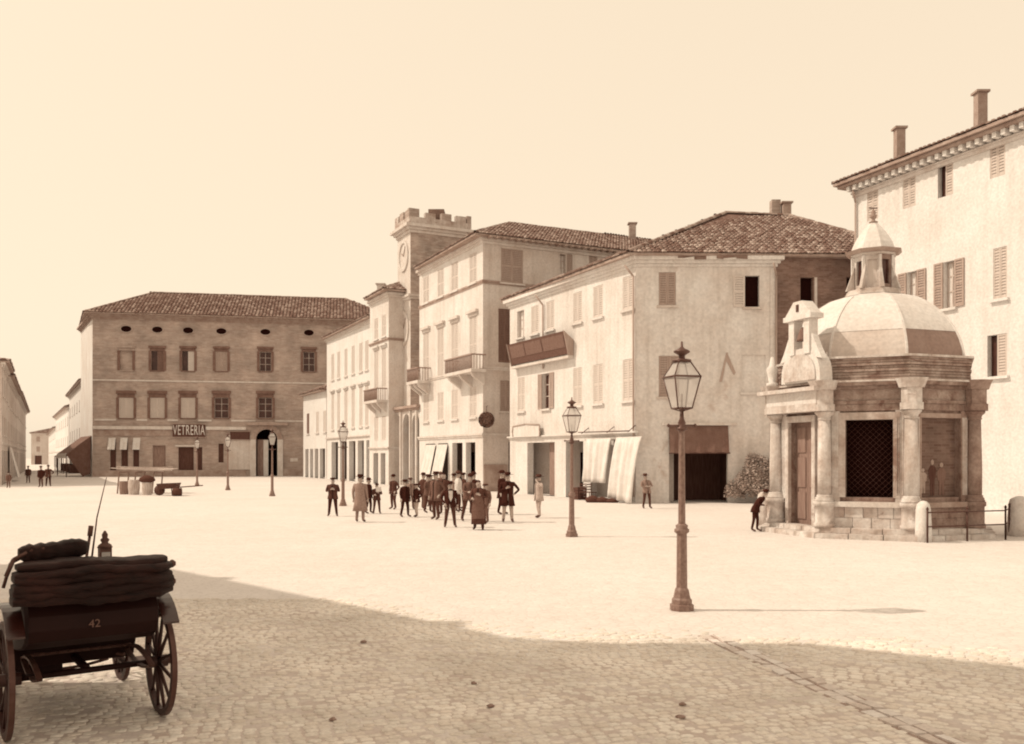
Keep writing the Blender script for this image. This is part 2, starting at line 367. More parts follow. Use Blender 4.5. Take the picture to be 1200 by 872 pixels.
def ridge_tiles(t, a, b, mat):
    d = (b-a); L = d.length
    if L < .5: return
    d /= L; side = d.cross(Vector((0, 0, 1))).normalized(); up = side.cross(d); n = int(L/.4)
    for i in range(n):
        p = a+d*(i*L/n); q = a+d*((i+1.12)*L/n); r = .15+random.uniform(-.015, .02)
        vs = []
        for z in (p, q):
            for ang in (0, 50, 90, 130, 180): vs.append(z+side*r*cos(radians(ang))+up*(r*sin(radians(ang))*.9+.03))
        t.add(vs, [(k, k+1, k+6, k+5) for k in range(4)], M[mat])
def tile_slope(t, p, tw, th, mat):
    e = (p[1]-p[0]).normalized(); nrm = e.cross(p[2]-p[0]).normalized()
    if nrm.z < 0: nrm = -nrm
    up = nrm.cross(e).normalized()
    if up.z < 0: up = -up
    q = [((v-p[0]).dot(e), (v-p[0]).dot(up)) for v in p]
    um = max(x for x, y in q); vm = max(y for x, y in q); u0 = min(x for x, y in q)
    def inside(x, y):
        sgn = []
        for (x0, y0), (x1, y1) in zip(q, q[1:]+q[:1]): sgn.append((x1-x0)*(y-y0)-(y1-y0)*(x-x0))
        return all(v >= -1e-6 for v in sgn) or all(v <= 1e-6 for v in sgn)
    j = 0; v = -.06
    while v < vm:
        u = u0+tw/2
        while u < um:
            if inside(u, max(0.02, v+th/2)):
                uj = u+random.uniform(-.02, .02); vj = v+random.uniform(-.03, .03); r = tw*.5; l = random.uniform(-.008, .02)
                sk = random.uniform(-.025, .025); tn = random.random()
                vs = []
                for vv, rr, lift in ((vj, r*1.0, .05+l), (vj+th*1.08, r*.84, .015)):
                    for xx, hh in ((-1, 0), (-.5, .75), (.5, .75), (1, 0)): vs.append(p[0]+e*(uj+xx*rr+(sk if lift < .02 else 0))+up*vv+nrm*(hh*rr*.75+lift))
                t.add(vs, [(0, 1, 5, 4), (1, 2, 6, 5), (2, 3, 7, 6), (0, 3, 2, 1)], M[mat], tn*tn*.85+.15*random.random())
            u += tw
        v += th
def chimney(ro, x, y, z0, z1, w=.6, dx=0, mat='trim_dark', cap=True, d=None):
    d = d or w; m = MB(); m.box(x-w/2, x+w/2, y-d/2, y+d/2, z0, z1, M[mat])
    if cap:
        m.box(x-w*.7, x+w*.7, y-d*.7, y+d*.7, z1+.004, z1+.1, M[mat])
    return m.build('chimney', ro)
def arch_mb(mb, fr, a, b, zs, zt, mat, d=0, depth=.28, n=10):
    """fills the corners between a rectangular opening top (zt) and a round arch springing at zs"""
    c = (a+b)/2; r = (b-a)/2; rise = zt-zs-.01
    pt = [(c-r*cos(pi*i/n), zs+rise*sin(pi*i/n)) for i in range(n+1)]
    for (x0, y0), (x1, y1) in zip(pt, pt[1:]):
        mb.quad(fr.p(x0, d, y0), fr.p(x1, d, y1), fr.p(x1, d, zt), fr.p(x0, d, zt), mat)
        mb.quad(fr.p(x0, d, y0), fr.p(x1, d, y1), fr.p(x1, d-depth, y1), fr.p(x0, d-depth, y0), mat)
def cornice(root, frs, z, steps, mat='trim', name='cornice'):
    """stacked mouldings: steps=[(projection, height)] from bottom; frs=[(frame, s0, s1)]"""
    m = MB(); k = z
    for pr, h in steps:
        for i, (fr, a, b) in enumerate(frs): m.fbox(fr, a-pr+.002+.003*i, b+pr-.002-.003*i, -.05, pr-.002*i, k+.002+.002*i, k+h-.002*i, M[mat])
        k += h
    return m.build(name, root)
# ================================================================== GROUND
def flat(name, pts, z, mat):
    m = MB(); m.add([(x, y, z) for x, y in pts], [tuple(range(len(pts)))], mat); o = m.build(name); o['kind'] = 'structure'; return o
def mat_ground():
    m, t, b = newmat('piazza_paving', .92, .1)
    p = gpos(t)
    n1 = N(t, 'ShaderNodeTexNoise', Scale=.16, Detail=8.0, Roughness=.65); t.links.new(p, n1.inputs['Vector'])
    c = ramp2(t, n1.outputs[0], .3, sep(.845), .65, sep(.895)).outputs[0]
    mp = N(t, 'ShaderNodeMapping'); mp.inputs['Scale'].default_value = (1, 1, 0); mp.inputs['Rotation'].default_value = (0, 0, .5); t.links.new(p, mp.inputs[0])
    vo = N(t, 'ShaderNodeTexVoronoi', feature='DISTANCE_TO_EDGE', Scale=6.5); t.links.new(mp.outputs[0], vo.inputs['Vector'])
    j = ramp2(t, vo.outputs['Distance'], .0, (.84, .83, .82, 1), .09, (1, 1, 1, 1)).outputs[0]
    n2 = N(t, 'ShaderNodeTexNoise', Scale=2.2, Detail=8.0, Roughness=.7); t.links.new(p, n2.inputs['Vector'])
    g = ramp2(t, n2.outputs[0], .32, (.91, .9, .9, 1), .68, (1.03, 1.03, 1.03, 1)).outputs[0]
    c = mixc(t, 1.0, mixc(t, .8, c, j, 'MULTIPLY'), g, 'MULTIPLY')
    t.links.new(c, b.inputs['Base Color']); bump(t, b, vo.outputs['Distance'], .35, .03)
    return m
M['ground'] = mat_ground(); M['bed'] = mat_mottled('paving_bed', .68, .84, 1.2, 20); M['gut_joint'] = mat_mottled('gutter_joint', .5, .62, 3, 20)
M['sett'] = mat_attr('sett_stone', .86, .95, .85, 26, .2, (1.0, .96, .9))
M['sett_part'] = mat_objrand('sett_stone_near', .86, .95, 26, (1.0, .96, .9))
M['slab'] = mat_objrand('gutter_slab', .74, .88, 20)
flat('ground', [(-900, -60), (900, -60), (900, 3000), (-900, 3000)], 0, M['ground'])
# setts of the near field, one by one; the 300 that show largest are objects of their own
gut = [Vector((2.66, 12.05, 0)), Vector((3.05, 10.1, 0)), Vector((3.36, 8.75, 0)), Vector((3.72, 7.2, 0)), Vector((3.95, 6.2, 0))]
def gut_x(y):
    if y >= gut[0].y: return None
    for a, b in zip(gut, gut[1:]):
        if b.y <= y <= a.y: return a.x+(b.x-a.x)*(a.y-y)/(a.y-b.y)
    return gut[-1].x
pave = None
def sett_verts(cx, cy, lx, ly, h, rot, rnd):
    c, s = cos(rot), sin(rot); vs = []
    for k, (f, z) in enumerate(((1, -.02), (.97, h*.55), (.72, h))):
        for sx, sy in ((-1, -1), (0, -1.06), (1, -1), (1.05, 0), (1, 1), (0, 1.05), (-1, 1), (-1.05, 0)):
            cut = .86 if sx and sy else 1
            x = sx*lx/2*f*cut*(1+rnd.uniform(-.07, .07)); y = sy*ly/2*f*cut*(1+rnd.uniform(-.07, .07))
            vs.append((cx+x*c-y*s, cy+x*s+y*c, z))
    fs = [(i, (i+1) % 8, 8+(i+1) % 8, 8+i) for i in range(8)]+[(8+i, 8+(i+1) % 8, 16+(i+1) % 8, 16+i) for i in range(8)]+[tuple(range(16, 24))]
    return vs, fs
rs = random.Random(3)
def lim(x): return 15.0 if x < -3.2 else (15.0-(x+3.2)*1.1 if x < 0 else max(9.0, 11.5-max(0, x-4)*.55))
spots = []
def field(angle, lx, ly, y0, y1, test):
    c, s = cos(angle), sin(angle); R = 26; j = 0; v = -R
    while v < R:
        u = -R+(j % 2)*lx/2+rs.uniform(-.03, .03)
        while u < R:
            w_ = v+.05*sin(u*.8+angle*3)
            x = u*c-w_*s; y = u*s+w_*c+10
            if y0 < y < y1 and abs(x) < .64*y+.8 and test(x, y):
                far_ = (y-lim(x))/1.6          # relief fades past the shadow edge: washed-out sunlit paving put into the shape
                if rs.random() < 1-far_*1.3: spots.append((x, y, lx*rs.uniform(.82, 1.04), ly*rs.uniform(.84, 1.02), rs.uniform(.002, .017)*max(.12, min(1, 1-far_)), angle+rs.uniform(-.12, .12)))
            u += lx*rs.uniform(.85, 1.15)
        v += ly; j += 1
def left_test(x, y): g = gut_x(y); return (x < g-.13) if g else (x < 2.75+.25*sin(y))
def right_test(x, y): g = gut_x(y); return (x > g+.13) if g else False
field(.3, .125, .1, 6.3, 15.2, left_test)
field(-.5, .15, .115, 6.3, 11.95, right_test)
spots.sort(key=lambda q: q[1])
sm = MB(); shared = []
for k in range(10):
    b = MB(); vs, fs = sett_verts(0, 0, .145, .112, .02, 0, rs); b.add(vs, fs, M['sett_part'], .5, True); o = b.build('paving_stone'); shared.append(o)
pave = MB()
near = []
far = []
for q in spots: (near if q[1] > 7.55 and abs(q[0]) < .575*q[1] and len(near) < 300 else far).append(q)
for q in far:
    vs, fs = sett_verts(*q, rs); sm.add(vs, fs, M['sett'], rs.random(), True)
paving = sm.build('pavement', recalc=False); paving['kind'] = 'structure'
for i, q in enumerate(near):
    o = shared[i] if i < len(shared) else shared[i % 10].copy()
    if i >= len(shared): COL.objects.link(o)
    o.location = (q[0], q[1], 0); o.rotation_euler = (0, 0, q[5]); o.scale = (q[2]/.145, q[3]/.112, q[4]/.02); o.parent = paving
bx = [-9.5, -6, -3.2, -1.5, 0, 1.5, 2.6, 4, 5.5, 7]
flat('paving_bed', [(-5, 5.5), (5, 5.5)]+[(x, max(7.5, lim(x)-.9)) for x in reversed(bx)], .0035, M['bed'])
# the gutter: a double row of long worn slabs between the two paving fields
gm = MB(); gm.add([(p.x+dx, p.y, .004) for p in gut for dx in (-.17, .17)], [(2*i, 2*i+1, 2*i+3, 2*i+2) for i in range(len(gut)-1)], M['gut_joint'])
gutter = gm.build('gutter'); gutter['kind'] = 'structure'
for a, b in zip(gut, gut[1:]):
    d = (b-a); L = d.length; d /= L; sd_ = Vector((-d.y, d.x, 0)); n = int(L/.23)
    for i in range(n):
        for k in (-1, 1):
            m = MB(); l = L/n; h = rs.uniform(.008, .026); wv = rs.uniform(.05, .08)
            c0 = a+d*(i*l+.012)+sd_*(k*.08); c1 = a+d*((i+1)*l-.012)+sd_*(k*.08+rs.uniform(-.03, .03))
            p = [c0-sd_*wv, c1-sd_*wv, c1+sd_*wv, c0+sd_*wv]
            m.hexa([x+Vector((0, 0, -.02)) for x in p]+[x*.94+(c0+c1)/2*.06+Vector((0, 0, h+rs.uniform(-.008, .008))) for x in p], M['slab'])
            m.build('stone', gutter)
# ================================================================== ROW OF HOUSES ALONG THE SQUARE
RX, RZ, RD = -2.04, 63.0, -.503                      # corner of the tall house and direction of the row
ND = Vector((.894, .447))                            # direction of the cross walls, away from the square
def row(px, d=0):                                    # point of the row line (set forward by d) at a photo column
    n = Vector((-.893, -.449)); return line_pt(RX+n.x*d, RZ+n.y*d, RD, px)
def body(mb, pts, z0, z1, mat, skip=()):
    n = len(pts)
    for i in range(n):
        if i in skip: continue
        a, b = pts[i], pts[(i+1) % n]; mb.quad((a[0], a[1], z0), (b[0], b[1], z0), (b[0], b[1], z1), (a[0], a[1], z1), mat)
def rect(fr, pxl, pxr, yt, yb, d=0):
    c = (pxl+pxr)/2; return fr.s(pxl, d), fr.s(pxr, d), fr.z(c, yb, d), fr.z(c, yt, d)
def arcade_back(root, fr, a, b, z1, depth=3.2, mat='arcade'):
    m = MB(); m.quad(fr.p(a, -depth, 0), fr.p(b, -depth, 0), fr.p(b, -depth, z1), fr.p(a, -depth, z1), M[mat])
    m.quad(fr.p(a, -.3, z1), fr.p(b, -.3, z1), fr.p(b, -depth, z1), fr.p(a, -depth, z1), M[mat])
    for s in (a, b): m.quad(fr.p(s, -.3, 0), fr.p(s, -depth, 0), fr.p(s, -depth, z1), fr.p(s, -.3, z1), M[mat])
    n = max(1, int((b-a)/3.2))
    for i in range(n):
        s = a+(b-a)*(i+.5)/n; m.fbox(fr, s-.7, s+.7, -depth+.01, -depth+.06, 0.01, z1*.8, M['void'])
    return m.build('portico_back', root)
# ---------------------------------------------------------------- C: white corner house with the shop curtains
K = Vector((6.56, 47.5)); CL = Vector(line_pt(K.x, K.y, RD, 597.5)); CM = Vector((14.0, 47.5)); CR = Vector((21.3, 48.2))
H = 13.05
tC = thing('corner_house', 'white three storey corner house with long dark sign board and shop curtains', 'house', (K.x, K.y, 0))
fL, fF, fW = Fr(CL, K), Fr(K, CM), Fr(CM, CR)
back = [CR+Vector((0, 13)), CL+Vector((6, 7))]
m = MB(); body(m, [CR, back[0], back[1], CL], 0, H, M['plaster_grey']); m.quad(*[(p[0], p[1], H) for p in (CL, K, CM, CR)], M['plaster_grey']); m.build('rear_wall', tC)
ops = []
z1, z2 = fL.z(690, 373), fL.z(690, 337)
wz0, wz1 = fL.z(701, 372), fL.z(701, 335)
for px in (610, 627, 645, 677, 701, 736):
    c = fL.s(px); ops.append(window(tC, fL, c-.5, c+.5, wz0, wz1, 'pale' if px == 610 else 'shut', 'shut_pale', trim='plaster_cream'))
wz2, wz3 = fL.z(701, 473), fL.z(701, 427)
for px in (611, 640, 677, 701, 736):
    c = fL.s(px); ops.append(window(tC, fL, c-.5, c+.5, wz2, wz3, 'shut' if px != 640 else 'wings', 'shut_pale' if px != 640 else 'shut_mid', trim='plaster_cream'))
zs = 3.35
gops = [(fL.s(618), fL.s(650), 0, zs), (fL.s(663), fL.s(683.5), 0, zs), (fL.s(692), fL.s(716), 0, zs), (fL.s(719), fL.s(742), 0, zs)]
m = MB(); wall(m, fL, 0, fL.L, 0, H, ops+gops, M['plaster_cream'], depth=.45); m.build('wall', tC)
arcade_back(tC, fL, fL.s(600), fL.s(743), zs+.05, 2.6, 'plaster_grey')
m = MB(); m.fbox(fL, fL.s(636), fL.s(650)+.3, -1.0, -.5, 0.01, zs, M['wood_mid']); m.build('door', tC)
cornice(tC, [(fL, 0, fL.L-.004)], zs+.25, [(.06, .1), (.16, .1)], 'plaster_cream', 'string_course')
cornice(tC, [(fL, 0, fL.L), (fF, 0, fF.L-.01)], H-.55, [(.08, .16), (.2, .16), (.36, .2)], 'plaster_cream')
fo = []
fo.append(window(tC, fF, *rect(fF, 772, 792, 319, 358), 'shut', 'shut_mid', trim='plaster_grey'))
a = rect(fF, 873, 890, 323, 360); fo.append(window(tC, fF, *a, 'open', trim='plaster_grey'))
m = louvre(fF, a[0]-.62, a[0]-.02, a[2], a[3], M['shut_pale'], .012, .06); m.build('shutter', tC)
fo.append(window(tC, fF, *rect(fF, 772, 796, 417, 465), 'shut', 'shut_mid', trim='plaster_grey'))
b_ = rect(fF, 870, 897, 416, 460); fo.append(window(tC, fF, *b_, 'blank', trim='plaster_old', depth=.07))
shop = rect(fF, 784, 853, 499, 583); shop = (shop[0], shop[1], 0, shop[3]); fo.append(shop)
m = MB(); wall(m, fF, 0, fF.L, 0, H, fo, M['plaster_old'], depth=.3); m.build('facade', tC)
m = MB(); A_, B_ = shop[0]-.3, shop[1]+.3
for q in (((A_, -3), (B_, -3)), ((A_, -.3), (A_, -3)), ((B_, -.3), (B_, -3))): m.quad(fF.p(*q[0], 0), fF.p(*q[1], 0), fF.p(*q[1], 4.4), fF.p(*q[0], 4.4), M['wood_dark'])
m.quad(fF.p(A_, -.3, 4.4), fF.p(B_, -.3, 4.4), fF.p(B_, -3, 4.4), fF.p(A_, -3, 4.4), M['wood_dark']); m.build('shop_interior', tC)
m = MB(); m.fbox(fF, shop[0]-.35, shop[1]+.45, .004, .22, shop[3]+.02, shop[3]+.16, M['trim']); m.build('lintel', tC)
m = MB(); m.prism([fF.p(fF.s(843), .005, 6.4), fF.p(fF.s(851), .005, 7.95), fF.p(fF.s(853), .005, 7.95), fF.p(fF.s(846), .005, 6.4)], fF.p(0, .03, 0)-fF.p(0, 0, 0), M['shut_mid'])
m.prism([fF.p(fF.s(850), .005, 7.6), fF.p(fF.s(852), .005, 7.95), fF.p(fF.s(862), .005, 6.9), fF.p(fF.s(860), .005, 6.75)], fF.p(0, .026, 0)-fF.p(0, 0, 0), M['shut_mid']); m.build('wall_bracket', tC)
m = MB(); wo = [rect(fW, 938, 953, 325, 360), rect(fW, 992, 1001, 325, 356)]
for q in wo: window(tC, fW, *q, 'open', sill=False, trim='trim_dark')
wall(m, fW, 0, fW.L, 0, H, wo, M['brick_raw']); m.build('brick_wing', tC)
q = MB(); s_ = fW.s(953)+.06; q.fbox(fW, s_, s_+.14, .004, .05, wo[0][2], wo[0][3], M['trim']); q.build('window_jamb', tC)
# fallen plaster and rough quoin strip at the end of the rendered front
q = MB(); q.fbox(fF, fF.L-.32, fF.L-.02, .003, .05, 0, H-.6, M['plaster_old']); q.build('corner_strip', tC)
for fr, px in ((fL, 638), (fL, 747.5), (fF, 909)):
    s_ = fr.s(px) if px != 747.5 else fr.L-.06
    q = MB(); zt_ = H-.6; q.tube([fr.p(s_-.25, .5, zt_+.15), fr.p(s_, .12, zt_-.45), fr.p(s_, .1, wz3+.3 if px == 638 else (.3 if px == 747.5 else 4))], .055, M['shut_mid']); q.build('downpipe', tC)
for pa in ((793, 800, 812, 826, 838, 846, 861, 874), ):
    for x0, x1 in zip(pa, pa[1:]):
        q = MB(); zt_ = fF.z(x0, 298.6, .4); h_ = random.uniform(.12, .26) if x0 != 826 else .05
        q.prism([fF.p(fF.s(x0), .366, zt_-h_), fF.p(fF.s(x1), .366, zt_-h_*random.uniform(.5, 1.2)), fF.p(fF.s(x1), .366, zt_), fF.p(fF.s(x0), .366, zt_)], fF.p(0, .012, 0)-fF.p(0, 0, 0), M['brick_raw']); q.build('broken_plaster', tC)
ov = .55; u = (K-CL).normalized()
e = [Vector((K.x-.45, K.y-ov)), Vector((CR.x+.8, CR.y-ov-.1)), Vector((back[0].x+.6, back[0].y+.5)), Vector((CL.x-.3-.3, CL.y+.6))]
e = [e[3], e[0], e[1], e[2]]      # eave ring: left face, front, right, back
def roof_poly(root, ring, peaks, faces, zt, tile, rows, mat):
    P = [Vector((p[0], p[1], zt)) for p in ring]+[Vector(q) for q in peaks]
    m = MB(); t = MB()
    for f in faces:
        m.add([P[i] for i in f], [tuple(range(len(f)))], M['roof_base']); tile_slope(t, [P[i] for i in f], tile, rows, mat)
    n = len(ring)
    for i in range(n): a, b = P[i], P[(i+1) % n]; m.quad(a, b, b-Vector((0, 0, .14)), a-Vector((0, 0, .14)), M['trim_dark'])
    m.add([P[i]-Vector((0, 0, .14)) for i in range(n)], [tuple(range(n))], M['trim_dark'])
    done = set()
    for f in faces:
        for i, j in zip(f, f[1:]+f[:1]):
            if (i >= n or j >= n) and (min(i, j), max(i, j)) not in done: done.add((min(i, j), max(i, j))); ridge_tiles(t, P[i], P[j], mat)
    ro = m.build('roof', root); t.build('tiles', ro, recalc=False, kind='stuff'); return ro
pk = [(13.2, 55.3, 17.45), (17.2, 55.6, 17.35)]
roC = roof_poly(tC, e, pk, [[1, 2, 5, 4], [0, 1, 4], [2, 3, 5], [3, 0, 4, 5]], H+.1, .25, .42, 'tile')
chimney(roC, 16.5, 56.2, 15.8, 18.5, .55, mat='brick_tower', cap=False); chimney(roC, 17.1, 55.9, 15.8, 18.2, .5, mat='trim_dark')
# ---------------------------------------------------------------- B: tall house with balconies
BE = Vector(row(491.5)); BK = Vector((RX, RZ)); BR = BK+ND*25; HB = 17.9
tB = thing('tall_house', 'tall pale four storey house with two stone balconies and curtained arcade', 'house', (BK.x, BK.y, 0))
bL, bR = Fr(BE, BK), Fr(BK, BR)
BB = [BR+(BE-BK), BE]
m = MB(); body(m, [BR, BB[0], BE], 0, HB, M['plaster_grey'], skip=(2,)); m.quad((BE.x, BE.y, HB), (BK.x, BK.y, HB), (BR.x, BR.y, HB), (BB[0].x, BB[0].y, HB), M['plaster_grey']); m.build('rear_wall', tB)
ops = []; cols = (499.5, 516.5, 533, 554.5)
r1 = (bL.z(554, 332), bL.z(554, 297)); r2 = (bL.z(554, 436), bL.z(554, 371)); r3 = (bL.z(534, 491), bL.z(534, 457))
for i, px in enumerate(cols):
    c = bL.s(px)
    ops.append(window(tB, bL, c-.62, c+.62, r1[0], r1[1], 'shut', 'shut_pale', trim='plaster_cream'))
    ops.append(window(tB, bL, c-.62, c+.62, r2[0], r2[1], 'shut', 'shut_pale', sill=False, hood=.42, trim='trim'))
    ops.append(window(tB, bL, c-.6, c+.6, r3[0], r3[1], 'shut', 'shut_pale', trim='plaster_cream'))
zg = bL.z(535, 519)
g_ = [(bL.s(a), bL.s(b), 0, zg) for a, b in ((499, 510), (513, 525), (530, 542), (546, 557))]
m = MB(); wall(m, bL, 0, bL.L, 0, HB, ops+g_, M['plaster_cream'], depth=.4); m.build('wall', tB)
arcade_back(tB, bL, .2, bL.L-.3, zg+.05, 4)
rops = []
rops.append(window(tB, bR, *rect(bR, 587, 613, 292, 332), 'shut', 'shut_mid', trim='plaster_grey'))
rops.append(window(tB, bR, *rect(bR, 656, 663, 298, 322), 'pale', sill=False)); rops.append(window(tB, bR, *rect(bR, 664, 671, 298, 322), 'shut', 'shut_mid', sill=False))
rops.append(window(tB, bR, *rect(bR, 690, 700, 296, 320), 'shut', 'shut_mid', sill=False))
rops.append(window(tB, bR, *rect(bR, 584, 600, 362, 425), 'shut', 'shut_dark', sill=False))
rops.append(window(tB, bR, *rect(bR, 586, 600, 446, 482), 'shut', 'shut_mid', trim='plaster_grey'))
dr = rect(bR, 596, 608, 518, 575); rops.append((dr[0], dr[1], 0, dr[3]))
m = MB(); m.fbox(bR, dr[0], dr[1], -.4, -.3, 0, dr[3], M['wood_dark']); m.build('door', tB)
m = MB(); wall(m, bR, 0, bR.L, 0, HB, rops, M['plaster_grey'], depth=.3); m.build('side_wall', tB)
m = MB(); m.fbox(bR, .05, dr[0]-.15, .004, .09, 0, 1.9, M['trim_dark']); m.build('plinth', tB)
for zz, pr in ((zg+.35, .14), (bL.z(520, 443), .1), (bL.z(554, 333)-.25, .08)):
    cornice(tB, [(bL, 0, bL.L), (bR, 0, bR.L)], zz, [(pr*.6, .12), (pr, .14)], 'trim_dark' if pr < .09 else 'trim', 'string_course')
cornice(tB, [(bL, 0, bL.L), (bR, 0, bR.L)], HB-.45, [(.1, .2), (.25, .2)], 'trim')
for k in range(46):
    if k == 0: brB = MB()
    s_ = .2+k*.55; brB.fbox(bR, s_, s_+.16, .26, .8, HB-.14, HB-.01, M['trim_dark'])
brB.build('eave_brackets', tB)
def balcony(root, fr, a, b, z, proj=1.0, h=1.05, d=0):
    m = MB(); m.fbox(fr, a, b, d+.003, d+proj, z-.22, z, M['trim']); bal = m.build('balcony', root)
    for s_ in (a+.25, (a+b)/2-.15, b-.55):
        q = MB(); q.prism([fr.p(s_, d+.003, z-1.1), fr.p(s_, d+.003, z-.223), fr.p(s_, d+proj*.9, z-.223), fr.p(s_, d+proj*.75, z-.5)], fr.p(.3, 0, 0)-fr.p(0, 0, 0), M['trim']); q.build('corbel', bal)
    q = MB(); n = max(3, int((b-a)/.16))
    for i in range(n+1):
        s_ = a+.06+(b-a-.12)*i/n; q.bar(fr.p(s_, d+proj-.07, z+.002), fr.p(s_, d+proj-.07, z+h-.1), .03, M['balcony_iron'], 5)
    for k in range(1, 5):
        for s_ in (a+.06, b-.06): q.bar(fr.p(s_, d+proj*k/5, z+.002), fr.p(s_, d+proj*k/5, z+h-.1), .03, M['balcony_iron'], 5)
    q.fbox(fr, a, b, d+proj-.13, d+proj-.01, z+h-.1, z+h, M['balcony_iron'])
    for s_ in (a, b-.1): q.fbox(fr, s_, s_+.1, d+.004, d+proj-.135, z+h-.1, z+h-.004, M['balcony_iron'])
    q.build('railing', bal)
    return bal
zb = bL.z(548, 437)
balcony(tB, bL, bL.s(537), bL.L+.55, zb, 1.15)
balcony(tB, bL, .0, bL.s(505), zb, 1.15)
e = [(BE.x-.35, BE.y-.5), (BK.x-.5, BK.y-.85), (BR.x+.5, BR.y-.5), (BB[0].x+.5, BB[0].y+.5)]
ra = BK+ND*5.2+(BE-BK)*.5; rb = BK+ND*20+(BE-BK)*.5
roB = roof_poly(tB, e, [(ra.x, ra.y, HB+3.0), (rb.x, rb.y, HB+3.1)], [[1, 2, 5, 4], [0, 1, 4], [2, 3, 5], [3, 0, 4, 5]], HB+.1, .27, .45, 'tile')
cx_ = line_pt(BK.x+ND.x*13+(BE-BK).x*.45, BK.y+ND.y*13+(BE-BK).y*.45, 2.0, 741); chimney(roB, cx_[0], cx_[1], HB+1.8, HB+4.1, .55, mat='brick_tower')
# ---------------------------------------------------------------- clock tower with its three arched portal
pA, pB = Vector(row(457, .1)), BE+Vector((-.05, .1))
tT = thing('clock_tower', 'square brick clock tower with battlements above a three arched portal', 'tower', (pA.x, pA.y, 0))
fT = Fr(pA, pB); zP = fT.z(475, 476)
m = MB(); aps = [rect(fT, x-4.2, x+4.2, 485, 566) for x in (465, 476.3, 487.3)]; aps = [(a, b, 0, e) for a, b, c, e in aps]
wall(m, fT, 0, fT.L, 0, zP, aps, M['trim'], depth=.5)
for a, b, c, e in aps: arch_mb(m, fT, a, b, e-(b-a)*.5, e, M['trim'], 0, .5)
m.quad(fT.p(0, 0, zP), fT.p(fT.L, 0, zP), fT.p(fT.L, -6, zP), fT.p(0, -6, zP), M['trim']); m.build('portal', tT)
arcade_back(tT, fT, .1, fT.L-.1, zP-.3, 3.5)
q = MB()
for s_ in (0.12, (aps[0][1]+aps[1][0])/2, (aps[1][1]+aps[2][0])/2, fT.L-.35): q.fbox(fT, s_-.12, s_+.12, .003, .16, 0, zP-.5, M['trim'])
q.build('pilaster', tT)
cornice(tT, [(fT, 0, fT.L)], zP-.45, [(.18, .2), (.34, .22)], 'trim_dark')
# shaft
q0 = Vector(line_pt(RX+.55, RZ+.28, RD, 481)); q1 = Vector(line_pt(RX+.55, RZ+.28, RD, 466))
fS = Fr(q1, q0); fS2 = Fr(q0, q0+ND*5.5); zT = fS.z(481, 262)
m = MB(); fr3 = q1+ND*5.5; fr4 = q0+ND*5.5
m.quad((q1.x, q1.y, 3), (q0.x, q0.y, 3), (q0.x, q0.y, zT), (q1.x, q1.y, zT), M['trim']); m.build('front_wall', tT)
m = MB(); body(m, [q0, fr4, fr3, q1], 3, zT, M['brick_tower'], skip=(3,)); m.quad(*[(p.x, p.y, zT) for p in (q0, fr4, fr3, q1)], M['trim_dark']); m.build('shaft', tT)
zc = fS.z(474, 385); zo = fS.z(474, 300)
def roundel(z, r, name):
    q = MB(); n = 24; c = fS.L/2
    ring = [(c+r*cos(2*pi*i/n), z+r*sin(2*pi*i/n)*1.15) for i in range(n)]; rin = [(c+r*.82*cos(2*pi*i/n), z+r*.82*sin(2*pi*i/n)*1.15) for i in range(n)]
    for i in range(n):
        j = (i+1) % n
        q.hexa([fS.p(*ring[i][:1], .003, ring[i][1]), fS.p(ring[j][0], .003, ring[j][1]), fS.p(rin[j][0], .003, rin[j][1]), fS.p(rin[i][0], .003, rin[i][1]),
                fS.p(ring[i][0], .12, ring[i][1]), fS.p(ring[j][0], .12, ring[j][1]), fS.p(rin[j][0], .12, rin[j][1]), fS.p(rin[i][0], .12, rin[i][1])], M['trim'])
    q.add([fS.p(x, .02, z_) for x, z_ in rin], [tuple(range(n))], M['trim'])
    o = q.build(name, tT)
    h = MB()
    for ang, l in ((1.1, .75), (2.6, .5)): h.bar(fS.p(c, .05, z), fS.p(c+cos(ang)*r*l, .05, z+sin(ang)*r*l), .04, M['trim_dark'], 4)
    h.build('clock_hand', o)
roundel(zc, fS.L*.4, 'clock_face'); roundel(zo, fS.L*.36, 'calendar_dial')
cornice(tT, [(fS, 0, fS.L), (fS2, 0, 5.5)], fS.z(481, 350), [(.15, .2), (.28, .2)], 'trim', 'string_course')
cornice(tT, [(fS, 0, fS.L), (fS2, 0, 5.5)], zT-.75, [(.12, .25), (.3, .22), (.55, .26)], 'trim')
q = MB(); q.fbox(fS2, 2.6, 3.1, .004, .1, zT-4.2, zT-2.6, M['stone_pale']); q.build('plaque', tT)
ring = [(fS, -.2, fS.L+.2), (fS2, -.2, 5.7), (Fr(fr4, fr3), -.2, fS.L+.2), (Fr(fr3, q1), -.2, 5.7)]
for fr, a, b in ring:
    q = MB(); q.fbox(fr, a, b-.27, -.22, .2, zT+.02, zT+.6, M['trim_worn']); q.build('parapet', tT)
    k = a+.0
    while k < b-.3:
        q = MB(); q.fbox(fr, k+.01, min(k+.95, b-.28), -.22, .2, zT+.604, zT+1.25+random.uniform(-.2, .12), M['trim_worn' if random.random() < .6 else 'brick_tower']); q.build('merlon', tT); k += 1.3+random.uniform(-.1, .3)
q = MB(); q.box(q0.x+1.4, q0.x+2.8, q0.y+1.6, q0.y+3, zT+.01, zT+1.7, M['brick_raw']); q.build('stair_turret', tT)
